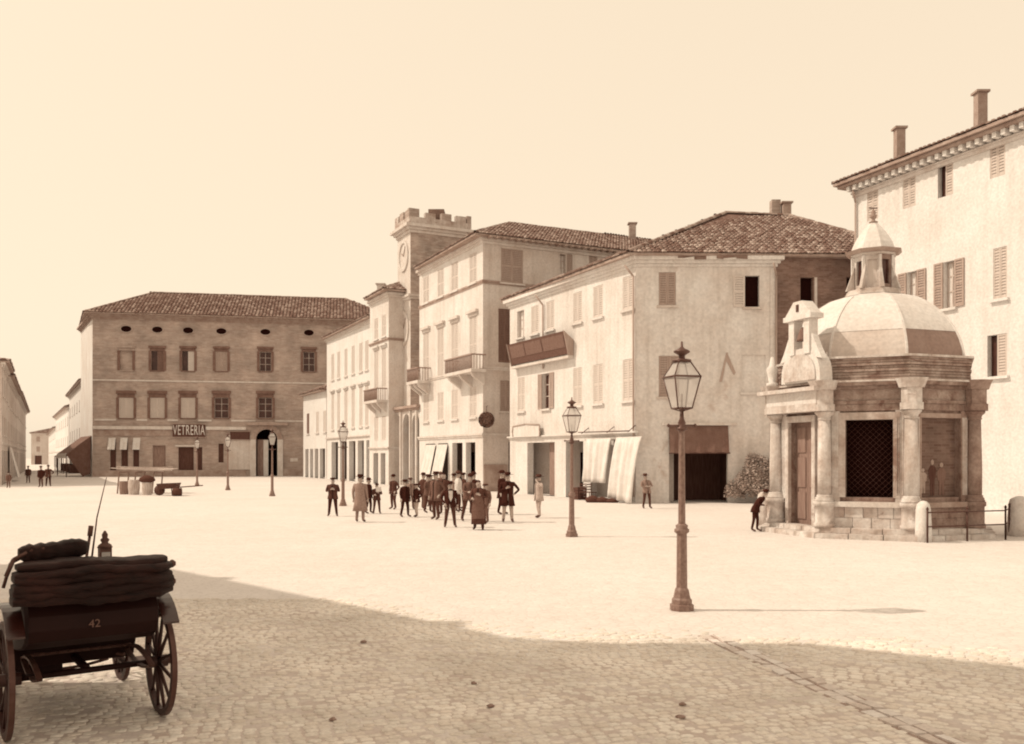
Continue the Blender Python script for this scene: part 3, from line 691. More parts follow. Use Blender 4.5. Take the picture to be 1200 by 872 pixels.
# ---------------------------------------------------------------- D2: narrow house left of the tower
dA, dB = Vector(row(433.5, .8)), Vector(row(455.5, .8)); HD = 17.0
t2 = thing('narrow_house', 'narrow tall house with one balcony between clock tower and long arcaded house', 'house', (dB.x, dB.y, 0))
f2 = Fr(dA, dB); f2r = Fr(dB, dB+ND*10)
ops = []
for px in (441, 450):
    c = f2.s(px)
    for yt, yb, st in ((371, 396, 'shut'), (409, 455, 'shut'), (488, 516, 'shut')):
        ops.append(window(t2, f2, c-.55, c+.55, f2.z(446, yb), f2.z(446, yt), st, 'shut_pale', sill=yb == 396, hood=.35 if yb == 455 else None, trim='plaster_cream'))
ga = [(f2.s(437.5), f2.s(443), 0, f2.z(445, 531)), (f2.s(446), f2.s(451.5), 0, f2.z(445, 531))]
m = MB(); wall(m, f2, 0, f2.L, 0, HD, ops+ga, M['plaster_cream'], depth=.4); m.build('wall', t2)
c3 = dB+ND*10; c4 = dA+ND*10
m = MB(); body(m, [dB, c3, c4, dA], 0, HD, M['plaster_grey'], skip=(3,)); m.quad(*[(p.x, p.y, HD) for p in (dB, c3, c4, dA)], M['plaster_grey']); m.build('side_wall', t2)
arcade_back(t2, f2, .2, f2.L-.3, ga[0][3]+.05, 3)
cornice(t2, [(f2, 0, f2.L), (f2r, 0, 9.9)], HD-.5, [(.1, .2), (.25, .22)], 'trim')
cornice(t2, [(f2, 0, f2.L), (f2r, 0, 9.9)], f2.z(446, 402), [(.06, .12), (.12, .1)], 'trim_dark', 'string_course')
cornice(t2, [(f2, 0, f2.L), (f2r, 0, 9.9)], ga[0][3]+.3, [(.06, .12), (.14, .12)], 'trim', 'string_course')
balcony(t2, f2, f2.s(438), f2.s(454), f2.z(446, 470), 1.0)
e = [(dA.x-.5, dA.y-.3), (dB.x-.35, dB.y-.85), (c3.x+.4, c3.y-.4), (c4.x+.4, c4.y+.3)]
rm = (dA+dB)/2+ND*3; rn = (dA+dB)/2+ND*7
ro2 = roof_poly(t2, e, [(rm.x, rm.y, HD+1.7), (rn.x, rn.y, HD+1.7)], [[1, 2, 5, 4], [0, 1, 4], [2, 3, 5], [3, 0, 4, 5]], HD+.1, .3, .5, 'tile')
x_ = line_pt(rm.x-.4, rm.y, RD, 446.5); chimney(ro2, x_[0], x_[1], HD+.6, HD+2.5, .7, mat='trim')
# ---------------------------------------------------------------- D1: long arcaded house, F: low house
pD0, pD1 = Vector(row(383)), dA+Vector((.36, .72)); HE = 15.6
t1 = thing('arcaded_house', 'long white house over a portico of pillars left of the narrow house', 'house', (pD1.x, pD1.y, 0))
f1 = Fr(pD0, pD1)
ops = []
for px in (390, 397, 405.5, 414, 423, 430):
    c = f1.s(px)
    ops.append(window(t1, f1, c-.55, c+.55, f1.z(415, 438), f1.z(415, 405), 'shut', 'shut_pale', trim='plaster_cream'))
    ops.append(window(t1, f1, c-.55, c+.55, f1.z(415, 501), f1.z(415, 455), 'shut', 'shut_pale', hood=.35, trim='plaster_cream'))
zg = f1.z(410, 517); ed = [387.5, 397.5, 407.8, 418, 428, 434.5]
ga = [(f1.s(a)+.35, f1.s(b)-.45, 0, zg) for a, b in zip(ed, ed[1:])]
m = MB(); wall(m, f1, 0, f1.L, 0, HE, ops+ga, M['plaster_white'], depth=.5); m.build('wall', t1)
c3, c4 = pD1+ND*10, pD0+ND*10
m = MB(); body(m, [pD1, c3, c4, pD0], 0, HE, M['plaster_grey'], skip=(3,)); m.quad(*[(p.x, p.y, HE) for p in (pD1, c3, c4, pD0)], M['plaster_grey']); m.build('rear_wall', t1)
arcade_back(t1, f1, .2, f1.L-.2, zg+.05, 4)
cornice(t1, [(f1, 0, f1.L)], zg+.25, [(.06, .14), (.16, .14)], 'trim', 'string_course')
cornice(t1, [(f1, 0, f1.L)], HE-.4, [(.1, .18), (.24, .18)], 'trim')
e = [(pD0.x-.6, pD0.y+.1), (pD1.x-.6, pD1.y-.3), (c3.x+.4, c3.y-.3), (c4.x+.4, c4.y+.3)]
a_ = (pD1+c3)/2+(pD0-pD1)*.2; b_ = (pD1+c3)/2+(pD0-pD1)*.8
roof_poly(t1, e, [(a_.x, a_.y, HE+2.1), (b_.x, b_.y, HE+2.1)], [[1, 2, 4], [0, 1, 4, 5], [2, 3, 5, 4], [3, 0, 5]], HE+.1, .3, .5, 'tile')
pF0, pF1 = Vector(row(355.5)), pD0+Vector((-.1, .2)); HF = 9.9
t3 = thing('low_house', 'low white two storey house with portico at the far corner of the square', 'house', (pF1.x, pF1.y, 0))
f3 = Fr(pF0, pF1); ops = []
for px, st, mt in ((361, 'shut', 'shut_dark'), (372, 'shut', 'shut_pale'), (380.5, 'shut', 'shut_pale')):
    c = f3.s(px); ops.append(window(t3, f3, c-.6, c+.6, f3.z(365, 508), f3.z(365, 484), st, mt, trim='plaster_cream'))
zg = f3.z(368, 526); ed = [357, 362.5, 368, 374, 382]
ga = [(f3.s(a)+.3, f3.s(b)-.4, 0, zg) for a, b in zip(ed, ed[1:])]
m = MB(); wall(m, f3, 0, f3.L, 0, HF, ops+ga, M['plaster_white'], depth=.4); m.build('wall', t3)
c3, c4 = pF1+ND*4.5, pF0+ND*4.5
m = MB(); body(m, [pF1, c3, c4, pF0], 0, HF, M['plaster_grey'], skip=(3,)); m.quad(*[(p.x, p.y, HF) for p in (pF1, c3, c4, pF0)], M['plaster_grey']); m.build('rear_wall', t3)
arcade_back(t3, f3, .2, f3.L-.2, zg+.05, 3)
e = [(pF0.x-.6, pF0.y+.1), (pF1.x-.6, pF1.y-.2), (c3.x+.2, c3.y-.1), (c4.x+.2, c4.y+.1)]
a_ = (pF1+c3)/2+(pF0-pF1)*.2; b_ = (pF1+c3)/2+(pF0-pF1)*.8
roof_poly(t3, e, [(a_.x, a_.y, HF+1.2), (b_.x, b_.y, HF+1.2)], [[1, 2, 4], [0, 1, 4, 5], [2, 3, 5, 4], [3, 0, 5]], HF+.1, .32, .5, 'tile')
# ---------------------------------------------------------------- A: brick palazzo closing the square
A0 = Vector((-51.5, 110)); AU = Vector((.981, .194)); A1 = A0+AU*37; HA = 20.0
tA = thing('brick_palazzo', 'large dark brick palazzo with round attic windows closing the square', 'building', (A0.x, A0.y, 0))
fA = Fr(A0, A1); A3 = A0+Vector((-.514, .858))*14; A2 = A3+AU*37
fAl = Fr(A3, A0)
m = MB(); body(m, [A1, A2, A3, A0], 0, HA, M['plaster_cream'], skip=(3,)); m.quad(*[(p.x, p.y, HA) for p in (A0, A1, A2, A3)], M['plaster_grey']); m.build('side_wall', tA)
ops = []; cols = (148, 184.5, 220.5, 259.5, 311, 362)
for i, px in enumerate(cols):
    c = fA.s(px); zc = fA.z(px, 385.5+i*.9)
    q = MB(); n = 16; r = .62
    q.add([fA.p(c+r*cos(2*pi*k/n), .03, zc+r*.62*sin(2*pi*k/n)) for k in range(n)], [tuple(range(n))], M['void'])
    for k in range(n):
        a, b = 2*pi*k/n, 2*pi*(k+1)/n
        q.hexa([fA.p(c+r*x*cos(t), .004, zc+r*.62*x*sin(t)) for x, t in ((1.25, a), (1.25, b), (1, b), (1, a))]+[fA.p(c+r*x*cos(t), .1, zc+r*.62*x*sin(t)) for x, t in ((1.25, a), (1.25, b), (1, b), (1, a))], M['brick_palazzo'])
    q.build('round_window', tA)
    zu = (fA.z(px, 434+i*.3), fA.z(px, 411+i*.3)); zl = (fA.z(px, 490), fA.z(px, 466))
    st = ('blank', 'half', 'half', 'shut', 'sash', 'sash')[i]
    ops.append(window(tA, fA, c-.72, c+.72, *zu, st, ('shut_mid', 'shut_dark', 'shut_pale', 'shut_mid', 'shut_mid', 'shut_mid')[i], hood=.62, trim='surround' if i else 'brick_palazzo'))
    if i < 5: ops.append(window(tA, fA, c-.85, c+.85, *zl, 'shut' if i < 3 else 'sash', 'shut_lite', hood=.85, trim='surround'))
    for z0, z1, wd in ((*zu, .72), (*zl, .85)):
        if i == 5 and z0 == zl[0]: continue
        for s0, s1 in ((c-wd-.3, c-wd-.003), (c+wd+.003, c+wd+.3)): q = MB(); q.fbox(fA, s0, s1, .003, .1, z0, z1, M['surround']); q.build('window_jamb', tA)
gz = fA.z(220, 523)
doors = [rect(fA, 209, 227, 524, 556), rect(fA, 231, 237, 524, 556), rect(fA, 129, 136, 514, 552), rect(fA, 142, 150, 514, 552), rect(fA, 156, 163, 514, 552), rect(fA, 179, 194, 522, 548), rect(fA, 256, 262, 520, 542)]
doors = [(a, b, 0 if k < 5 else c, e) for k, (a, b, c, e) in enumerate(doors)]
for k, (a, b, c, e) in enumerate(doors):
    q = MB(); q.fbox(fA, a, b, -.34, -.28, c, e, M['wood_mid' if k == 5 else 'wood_dark']); q.build('shop_door' if k < 5 else 'shutter', tA)
q = MB(); a, b, c, e = doors[0]; q.fbox(fA, a-.3, b+.2, .004, .5, e+.05, e+.25, M['trim']); q.build('door_canopy', tA)
ar = rect(fA, 300, 325, 503, 556); ar = (ar[0], ar[1], 0, ar[3])
m = MB(); wall(m, fA, 0, fA.L, 0, HA, ops+doors+[ar], M['brick_palazzo'], depth=.4)
arch_mb(m, fA, ar[0], ar[1], ar[3]-(ar[1]-ar[0])/2, ar[3], M['brick_palazzo'], 0, .4, 12); m.build('wall', tA)
q = MB(); n = 12; c = (ar[0]+ar[1])/2; r = (ar[1]-ar[0])/2; zs = ar[3]-r
for s0, s1 in ((ar[0]-.7, ar[0]-.01), (ar[1]+.01, ar[1]+.7)): q.fbox(fA, s0, s1, .004, .2, 0, zs, M['trim'])
for k in range(n):
    a, b = pi*k/n+.01, pi*(k+1)/n-.01
    q.hexa([fA.p(c+x*cos(t), .004, zs+x*sin(t)) for x, t in ((r+.65, a), (r+.65, b), (r+.01, b), (r+.01, a))]+[fA.p(c+x*cos(t), .16, zs+x*sin(t)) for x, t in ((r+.65, a), (r+.65, b), (r+.01, b), (r+.01, a))], M['trim_dark'])
q.build('arch_surround', tA)
q = MB(); q.quad(fA.p(ar[0]-.2, -5, 0), fA.p(ar[1]+.2, -5, 0), fA.p(ar[1]+.2, -5, 7), fA.p(ar[0]-.2, -5, 7), M['void'])
for s in (ar[0]-.2, ar[1]+.2): q.quad(fA.p(s, -.4, 0), fA.p(s, -5, 0), fA.p(s, -5, 7), fA.p(s, -.4, 7), M['wood_dark'])
q.quad(fA.p(ar[0]-.2, -.4, 6.5), fA.p(ar[1]+.2, -.4, 6.5), fA.p(ar[1]+.2, -5, 6.5), fA.p(ar[0]-.2, -5, 6.5), M['wood_dark']); q.build('passage', tA)
q = MB(); s0, s1 = fA.s(301), fA.s(313); q.fbox(fA, s0, s1, -.9, -.75, .02, zs, M['wood_mid']); q.fbox(fA, s1-.5, s1+.1, -.74, -.68, .02, zs-.05, M['cloth_white']); q.build('gate_leaf', tA)
q = MB(); q.fbox(fA, fA.s(289), fA.s(338), .004, .55, fA.z(313, 498.5), fA.z(313, 495), M['trim_dark']); q.build('portal_cornice', tA)
def band(y0, y1, p0, p1, pr, mat, name='string_course', xs=None):
    q = MB(); xs = xs or [(0.02, fA.L)]
    z0, z1 = fA.z(p0, y0), fA.z(p0, y1)
    for a, b in xs: q.fbox(fA, a, b, .003, pr, z0, z1, M[mat])
    q.build(name, tA)
band(447.5, 445.8, 200, 0, .1, 'trim')
hw = [fA.s(px) for px in cols[:5]]
band(493.5, 491.5, 200, 0, .08, 'trim', 'sill_band', [(a+1.2, b-1.2) for a, b in zip([-1.0]+hw, hw+[fA.L+1])])
band(503.5, 499.8, 200, 0, .3, 'trim', 'string_course', [(.02, fA.s(202.5)), (fA.s(241.5), fA.s(288.5))])
band(511, 503.6, 200, 0, .1, 'trim_dark', 'fascia', [(.02, fA.s(202.5))])
cornice(tA, [(fA, 0, fA.L), (fAl, 0, fAl.L)], HA-.6, [(.12, .18), (.3, .18), (.5, .22)], 'trim_dark')
q = MB(); q.fbox(fA, .05, fA.s(298)-1, .004, .12, 0, .8, M['trim_dark']); q.fbox(fA, fA.s(328), fA.L, .004, .12, 0, .9, M['trim_dark']); q.build('plinth', tA)
q = MB(); q.fbox(fA, fA.s(266), fA.s(295), .004, .06, .85, 5.2, M['plaster_grey']); q.build('rendered_panel', tA)
q = MB(); q.fbox(fA, fA.s(340), fA.s(349), .004, .05, fA.z(345, 541), fA.z(345, 537), M['trim']); q.build('plaque', tA)
e = [(A0.x-.62, A0.y-1.0), (A1.x+1, A1.y-1), (A2.x+1, A2.y+1), (A3.x-.5, A3.y+.6)]
ga_ = (A0+A3)/2+AU*8.2; gb_ = (A1+A2)/2-AU*4
roof_poly(tA, e, [(ga_.x, ga_.y, HA+4.0), (gb_.x, gb_.y, HA+4.0)], [[0, 1, 5, 4], [1, 2, 5], [2, 3, 4, 5], [3, 0, 4]], HA+.12, .42, .6, 'tile_pale')
def text(fr, s, z, h, txt, mat, d, width=None, name='lettering', parent=None, sx=1.0):
    cu = bpy.data.curves.new(name, 'FONT'); cu.body = txt; cu.size = h; cu.align_x = 'CENTER'; cu.align_y = 'CENTER'; cu.extrude = .015; cu.space_character = 1.12
    o = bpy.data.objects.new('tmp', cu); COL.objects.link(o); bpy.context.view_layer.update()
    me = bpy.data.meshes.new_from_object(o.evaluated_get(bpy.context.evaluated_depsgraph_get())); bpy.data.objects.remove(o)
    off = ROOTLOC.get(parent.name, Vector()) if parent else Vector()
    for v in me.vertices:
        p = fr.p(s+v.co.x*sx, d+v.co.z, z+v.co.y); v.co = p-off
    me.materials.clear(); me.materials.append(M[mat])
    r = bpy.data.objects.new(name, me); COL.objects.link(r); r.parent = parent; return r
s0, s1, z0, z1 = rect(fA, 203, 241, 497.5, 512)
tS = thing('shop_sign', 'dark board with pale capitals VETRERIA on the brick palazzo', 'sign', tuple(fA.p((s0+s1)/2, .3, z0)))
q = MB(); q.fbox(fA, s0, s1, .31, .4, z0, z1, M['wood_dark']); q.build('board', tS)
q = MB()
for a, b, c, e in ((s0-.08, s1+.08, z1+.003, z1+.1), (s0-.08, s1+.08, z0-.1, z0-.003)): q.fbox(fA, a, b, .3, .45, c, e, M['trim_dark'])
q.build('frame', tS)
text(fA, (s0+s1)/2, (z0+z1)/2, 1.75, 'VETRERIA', 'plaster_cream', .42, parent=tS, sx=.455)
s0, s1, z0, z1 = rect(fA, 270, 293, 506, 515)
tS2 = thing('shop_sign', 'dark blank signboard left of the arched doorway of the palazzo', 'sign', tuple(fA.p((s0+s1)/2, .1, z0)))
q = MB(); q.fbox(fA, s0, s1, .07, .16, z0, z1, M['wood_dark']); q.build('board', tS2)
q = MB(); q.fbox(fA, s0-.1, s1+.1, .065, .22, z1+.003, z1+.1, M['trim_dark']); q.fbox(fA, s0-.1, s1+.1, .065, .22, z0-.1, z0-.003, M['trim_dark']); q.build('frame', tS2)
for i, px in enumerate((131.5, 145.5, 160.5)):
    a, b, c, e = rect(fA, px-4.2, px+4.2, 513, 527)
    q = MB(); n = 6
    for k in range(n):
        x0, x1 = a+(b-a)*k/n, a+(b-a)*(k+1)/n; y0, y1 = .25+.06*sin(k*1.9), .25+.06*sin((k+1)*1.9)
        q.hexa([fA.p(x0, y0+.4, c), fA.p(x1, y1+.4, c), fA.p(x1, y1+.42, c), fA.p(x0, y0+.42, c), fA.p(x0, .02, e), fA.p(x1, .02, e), fA.p(x1, .04, e), fA.p(x0, .04, e)], M['cloth_white'])
    tag(q.build('sun_blind'), ('white shop blind nearest the street corner of the palazzo', 'white shop blind hanging between two others on the palazzo', 'white shop blind closest to the VETRERIA sign')[i], 'blind', 'white blinds over the palazzo shop')
# dark awning and stalls in the street mouth beside the palazzo
tW = thing('street_awning', 'dark shop awning sloping over the street mouth beside the palazzo', 'awning', (-52, 111, 0))
q = MB(); P0, P1 = Vector((-51.9, 110.6, 5.0)), Vector((-56.5, 117.5, 5.0)); dr_ = Vector((-2.6, -1.0, -2.2))
q.prism([P0, P1, P1+dr_, P0+dr_], (0, 0, .08), M['awning']); q.build('canopy', tW)
q = MB(); q.prism([P0+dr_+Vector((0, 0, .1)), P1+dr_+Vector((0, 0, .1)), P1+dr_-Vector((0, 0, .5)), P0+dr_-Vector((0, 0, .5))], (-.06, -.05, 0), M['cloth_white']); q.build('valance', tW)
q = MB(); q.prism([P0+Vector((-.05, -.2, 0)), P0+dr_+Vector((0, -.05, -.1)), P0+dr_*.35-Vector((0, .1, 4.2)), P0-Vector((0.1, .2, 4.6))], (0.02, .05, 0), M['cloth_dark']); q.build('side_curtain', tW)
for p in (P0+dr_, P1+dr_):
    q = MB(); q.bar((p.x, p.y, 0), (p.x, p.y, p.z), .06, M['iron']); q.build('pole', tW)
# ---------------------------------------------------------------- the street: houses left and right of its mouth
def simple_house(label, a, b, depth, h, mat, rise, wins, roofm='tile', group=None, floors=3, smat='shut_mid', shop=True):
    """a, b: left and right end of the visible front"""
    a, b = Vector(a), Vector(b); fr = Fr(a, b); n = -fr.n*depth
    t = thing('town_house', label, 'house', (a.x, a.y, 0), group)
    c, d = b+n, a+n; ops = []
    fh = h/(floors+.15)
    for f in range(1, floors):
        for k in range(wins):
            s = fr.L*(k+.5)/wins; ops.append(window(t, fr, s-.6, s+.6, f*fh+1.0, f*fh+2.7, 'shut' if (k+f) % 3 else 'sash', smat, trim='trim', n=6))
    if shop:
        for k in range(wins):
            s = fr.L*(k+.5)/wins; o = (s-1.2, s+1.2, 0, 3.0); ops.append(o)
            q = MB(); q.fbox(fr, o[0], o[1], -.4, -.3, 0, 3.0, M['wood_dark']); q.build('shop_front', t)
    m = MB(); wall(m, fr, 0, fr.L, 0, h, ops, M[mat]); m.build('wall', t)
    m = MB(); body(m, [b, c, d, a], 0, h, M[mat], skip=(3,)); m.quad(*[(p.x, p.y, h) for p in (a, b, c, d)], M[mat]); m.build('side_wall', t)
    cornice(t, [(fr, 0, fr.L)], h-.4, [(.12, .18), (.3, .18)], 'trim')
    cornice(t, [(fr, 0, fr.L)], 3.5, [(.06, .1), (.12, .1)], 'trim', 'string_course')
    u = fr.u*.3; nn = fr.n*.6
    e = [a-u+nn, b+u+nn, c+u-nn, d-u-nn]; m0 = (a+d)/2+fr.u*min(fr.L*.3, depth*.5); m1 = (b+c)/2-fr.u*min(fr.L*.3, depth*.5)
    roof_poly(t, e, [(m0.x, m0.y, h+rise), (m1.x, m1.y, h+rise)], [[0, 1, 5, 4], [1, 2, 5], [2, 3, 4, 5], [3, 0, 4]], h+.1, .5, .7, roofm)
    return t, fr
def lx(Z): return -50.6-.519*(Z-90)
g1 = 'houses on the left of the far street'; g2 = 'houses on the right of the far street'
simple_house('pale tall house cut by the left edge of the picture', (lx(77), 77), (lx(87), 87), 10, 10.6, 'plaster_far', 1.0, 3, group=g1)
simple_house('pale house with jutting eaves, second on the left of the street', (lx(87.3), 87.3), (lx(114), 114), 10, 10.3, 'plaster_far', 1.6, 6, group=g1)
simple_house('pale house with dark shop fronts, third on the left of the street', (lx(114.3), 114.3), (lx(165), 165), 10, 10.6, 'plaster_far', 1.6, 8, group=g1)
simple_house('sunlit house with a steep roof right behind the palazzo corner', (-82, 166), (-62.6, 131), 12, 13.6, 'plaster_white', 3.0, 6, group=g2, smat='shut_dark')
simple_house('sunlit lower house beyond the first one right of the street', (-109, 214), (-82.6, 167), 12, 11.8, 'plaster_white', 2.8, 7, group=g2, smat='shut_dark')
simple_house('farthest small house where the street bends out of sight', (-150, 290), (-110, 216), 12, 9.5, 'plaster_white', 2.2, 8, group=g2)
simple_house('distant house closing the street between both rows', (-161, 300), (-142, 300), 12, 10.5, 'plaster_far', 2.2, 4, group=g2)
def street_awning(fr, s, w_, z, label, dark=True):
    t = thing('street_awning', label, 'awning', tuple(fr.p(s, 0, 0)), 'awnings in the far street')
    m = MB(); m.prism([fr.p(s, .02, z), fr.p(s+w_, .02, z), fr.p(s+w_, 2.6, z-1.5), fr.p(s, 2.6, z-1.5)], (0, 0, .07), M['awning' if dark else 'cloth_white']); m.build('canopy', t)
    for q in (s+.05, s+w_-.05):
        m = MB(); m.bar(fr.p(q, 2.5, 0), fr.p(q, 2.5, z-1.45), .05, M['iron']); m.build('pole', t)
    m = MB(); m.fbox(fr, s+.4, s+w_-.4, .3, 1.6, 0, 1.3, M['wood_dark']); m.build('stall', t)
fr_ = Fr((-82, 166), (-62.6, 131))
for s_, lb, dk in ((2, 'dark awning farthest along the house behind the palazzo', True), (12, 'pale awning in the middle of the house behind the palazzo', False), (22, 'dark awning on the house behind the palazzo, second from the corner', True), (31, 'dark awning next to the palazzo corner in the street', True)): street_awning(fr_, s_, 5.5, 4.0, lb, dk)
# white curtain over a shop on the left side of the street
tq = MB(); f_ = Fr((lx(88), 88), (lx(98), 98))
for k in range(8): tq.hexa([f_.p(1+k*.6, .9+.1*sin(k*2), .4), f_.p(1.6+k*.6, .9+.1*sin(k*2+2), .4), f_.p(1.6+k*.6, .86+.1*sin(k*2+2), .4), f_.p(1+k*.6, .86+.1*sin(k*2), .4), f_.p(1+k*.6, .2, 3.4), f_.p(1.6+k*.6, .2, 3.4), f_.p(1.6+k*.6, .16, 3.4), f_.p(1+k*.6, .16, 3.4)], M['cloth_white'])
tag(tq.build('shop_curtain'), 'white curtain hung before a shop at the far left', 'curtain')
# ---------------------------------------------------------------- E: tall white house at the right
E0 = Vector((17.62, 46)); E1 = E0+Vector((.43, -1))*17; HEe = 16.35
tE = thing('white_house', 'tall white house with bracketed eaves behind the domed chapel', 'house', (E0.x, E0.y, 0))
fE = Fr(E0, E1); E2 = E1+Vector((12, 5)); E3 = E0+Vector((12, 5))
m = MB(); body(m, [E1, E2, E3, E0], 0, HEe, M['plaster_white'], skip=(3,)); m.quad(*[(p.x, p.y, HEe) for p in (E0, E1, E2, E3)], M['plaster_white']); m.build('rear_wall', tE)
ops = []
for pl, pr, yt, yb, st in ((1016, 1029, 219, 258, 'shut'), (1058, 1073, 203, 243, 'shut'), (1099, 1117, 187, 230, 'half'), (1160, 1178, 164, 207, 'shut'),
                           (1063, 1075, 318, 363, 'wings'), (1106, 1119, 306, 361, 'wings'), (1164, 1180, 290, 350, 'shut'), (1157, 1180, 392, 441, 'half'), (1100, 1116, 420, 462, 'shut')):
    a, b, c, e = rect(fE, pl, pr, yt, yb)
    if st == 'wings':
        ops.append(window(tE, fE, a, b, c, e, 'pale', sill=True, trim='plaster_white')); wd = (b-a)*.85
        w_ = [x for x in tE.children if x.name.startswith('window')][-1]
        louvre(fE, a-wd, a-.02, c, e, M['shut_mid'], .012, .07).build('shutter', w_); louvre(fE, b+.02, b+wd, c, e, M['shut_mid'], .012, .07).build('shutter', w_)
    else: ops.append(window(tE, fE, a, b, c, e, st, 'shut_lite', sill=(yb > 300), trim='plaster_white'))
m = MB(); wall(m, fE, 0, fE.L, 0, HEe, ops, M['plaster_white']); m.build('wall', tE)
cornice(tE, [(fE, 0, fE.L)], HEe-.62, [(.1, .16), (.16, .08)], 'trim')
for k in range(44):
    s = -.1+k*.42; q = MB(); q.fbox(fE, s, s+.2, .005, .5, HEe-.35, HEe-.12, M['plaster_white']); q.build('eave_bracket', tE)
q = MB(); q.fbox(fE, -.6, fE.L+.3, .003, .62, HEe-.115, HEe+.02, M['trim_dark']); q.build('eave_board', tE)
q = MB(); q.tube([fE.p(.3, .5, HEe-.15), fE.p(.12, .1, HEe-.9), fE.p(.12, .1, .2)], .05, M['shut_mid']); q.build('downpipe', tE)
nn = fE.n*.78; uu = fE.u*.75
e = [E0-uu+nn, E1+uu+nn, E2, E3-uu*1.0]
a_ = (E0+E3)/2+fE.u*4; b_ = (E1+E2)/2-fE.u*4
roE = roof_poly(tE, e, [(a_.x, a_.y, HEe+1.0), (b_.x, b_.y, HEe+1.0)], [[0, 1, 5, 4], [1, 2, 5], [2, 3, 4, 5], [3, 0, 4]], HEe+.18, .25, .42, 'tile_pale')
for px, yt, Zb in ((1054, 152, 43.5), (1149, 110, 39.4)):
    x = (px-600)/FPX*Zb; zt = CAMH-(yt-HORIZ)*Zb/FPX; chimney(roE, x, Zb, HEe+.2, zt, .42, mat='trim_dark', d=.4)
# ---------------------------------------------------------------- house beside the photographer whose shade falls on the near paving
SH = 16.0; sx_ = SH/tan(SUN_EL)
edge = [(-8.1, 20.3), (-4.2, 16.4), (0, 12.15), (1.4, 11.75), (4.0, 11.75), (4.9, 11.1), (5.95, 10.4)]
edge = [(x-sx_, y) for x, y in edge]
poly = edge[:5]+[(edge[4][0], 11.7), (-44, 11.7), (-44, 20.3)]
tH = thing('near_house', 'tall house left of the viewpoint whose shade falls on the paving', 'house', (poly[0][0], poly[0][1], 0))
m = MB(); body(m, poly, 0, SH, M['plaster_white']); m.add([(x, y, SH) for x, y in poly], [tuple(range(len(poly)))], M['roof_base']); m.build('wall', tH)
# second house across the alley, and an unseen wall added to end the sunlit strip
pol2 = [(-8.6, 9.6), (-8.6, -12), (-44, -12), (-44, 9.6)]
tH2 = thing('near_house', 'tall house across the alley whose shade covers the nearest paving', 'house', (-8.6, 9.6, 0))
m = MB(); body(m, pol2, 0, SH, M['plaster_white']); m.add([(x, y, SH) for x, y in pol2], [(0, 1, 2, 3)], M['roof_base']); m.build('wall', tH2)
tH3 = thing('alley_sun_block', 'unseen wall added over the alley to cut off the sunlit strip', 'wall', (-9, 10.6, 6.6))
m = MB(); P4 = [(edge[6][0], edge[6][1]-.85), (edge[6][0], edge[6][1]), edge[5], (edge[4][0], 11.69), (edge[4][0]-.9, 11.69), (edge[6][0]-1.1, 9.55)]
m.add([(x, y, 6.6) for x, y in P4]+[(x, y, SH) for x, y in P4], [tuple(range(6)), tuple(range(6, 12))]+[(i, (i+1) % 6, 6+(i+1) % 6, 6+i) for i in range(6)], M['plaster_white']); m.build('wall', tH3)
for a, b in zip(poly[:3], poly[1:4]):
    fr = Fr(b, a)
    if fr.L < 1.6: continue
    for k in range(int(fr.L/2.6)):
        s = fr.L*(k+.5)/int(fr.L/2.6)
        for z in (4.8, 8.4, 12):
            q = MB(); q.fbox(fr, s-.5, s+.5, .004, .03, z, z+1.8, M['glass_dark']); wn = q.build('window', tH)
            louvre(fr, s-1.02, s-.52, z, z+1.8, M['shut_mid'], .005, .05).build('shutter', wn); louvre(fr, s+.52, s+1.02, z, z+1.8, M['shut_mid'], .005, .05).build('shutter', wn)

for (a, b), ts in ((edge[0:2], (.55,)), (edge[1:3], (.72,))):  # unseen chimneys added to put small steps in the shadow edge
    for k in ts:
        x, y = a[0]+(b[0]-a[0])*k-.35, a[1]+(b[1]-a[1])*k-.35; h_ = random.uniform(.25, .35)
        m = MB(); m.box(x-.35, x+.35, y-.3, y+.3, SH+.01, SH+h_, M['trim_dark']); m.box(x-.45, x+.45, y-.4, y+.4, SH+h_+.003, SH+h_+.1, M['trim_dark']); m.build('chimney', tH)
# ================================================================== DOMED CHAPEL
FC = Vector((10.55, 26.6)); nv = Vector((-.43, -.903)).normalized(); AP = 2.72
TC = FC-nv*AP; na = atan2(nv.y, nv.x)
def octo(ap, z, off=0):
    R = ap/cos(pi/8); return [Vector((TC.x+R*cos(na+pi/8+k*pi/4+off), TC.y+R*sin(na+pi/8+k*pi/4+off), z)) for k in range(8)]
tP = thing('chapel', 'small eight sided stone chapel with pale dome and lantern', 'chapel', (TC.x, TC.y, 0))
def face(k, ap):      # k=0 front face, 1 to the right, -1 left (door)
    a = na+k*pi/4; n = Vector((cos(a), sin(a))); u = Vector((-n.y, n.x)); c = TC+n*ap; h = ap*tan(pi/8)
    return Fr(c-u*h, c+u*h)
def ring_mb(m, ap0, ap1, z0, z1, mat, ap0b=None, ap1b=None):
    """octagonal ring between apothems (outer ap1), sides only plus top and bottom"""
    a = octo(ap1, z0); b = octo(ap1b or ap1, z1); c = octo(ap0, z0); d = octo(ap0b or ap0, z1)
    for i in range(8):
        j = (i+1) % 8; m.quad(a[i], a[j], b[j], b[i], mat); m.quad(b[i], b[j], d[j], d[i], mat); m.quad(a[j], a[i], c[i], c[j], mat)
ZP, ZC, ZK, ZA = 1.08, 3.78, 4.62, 5.38
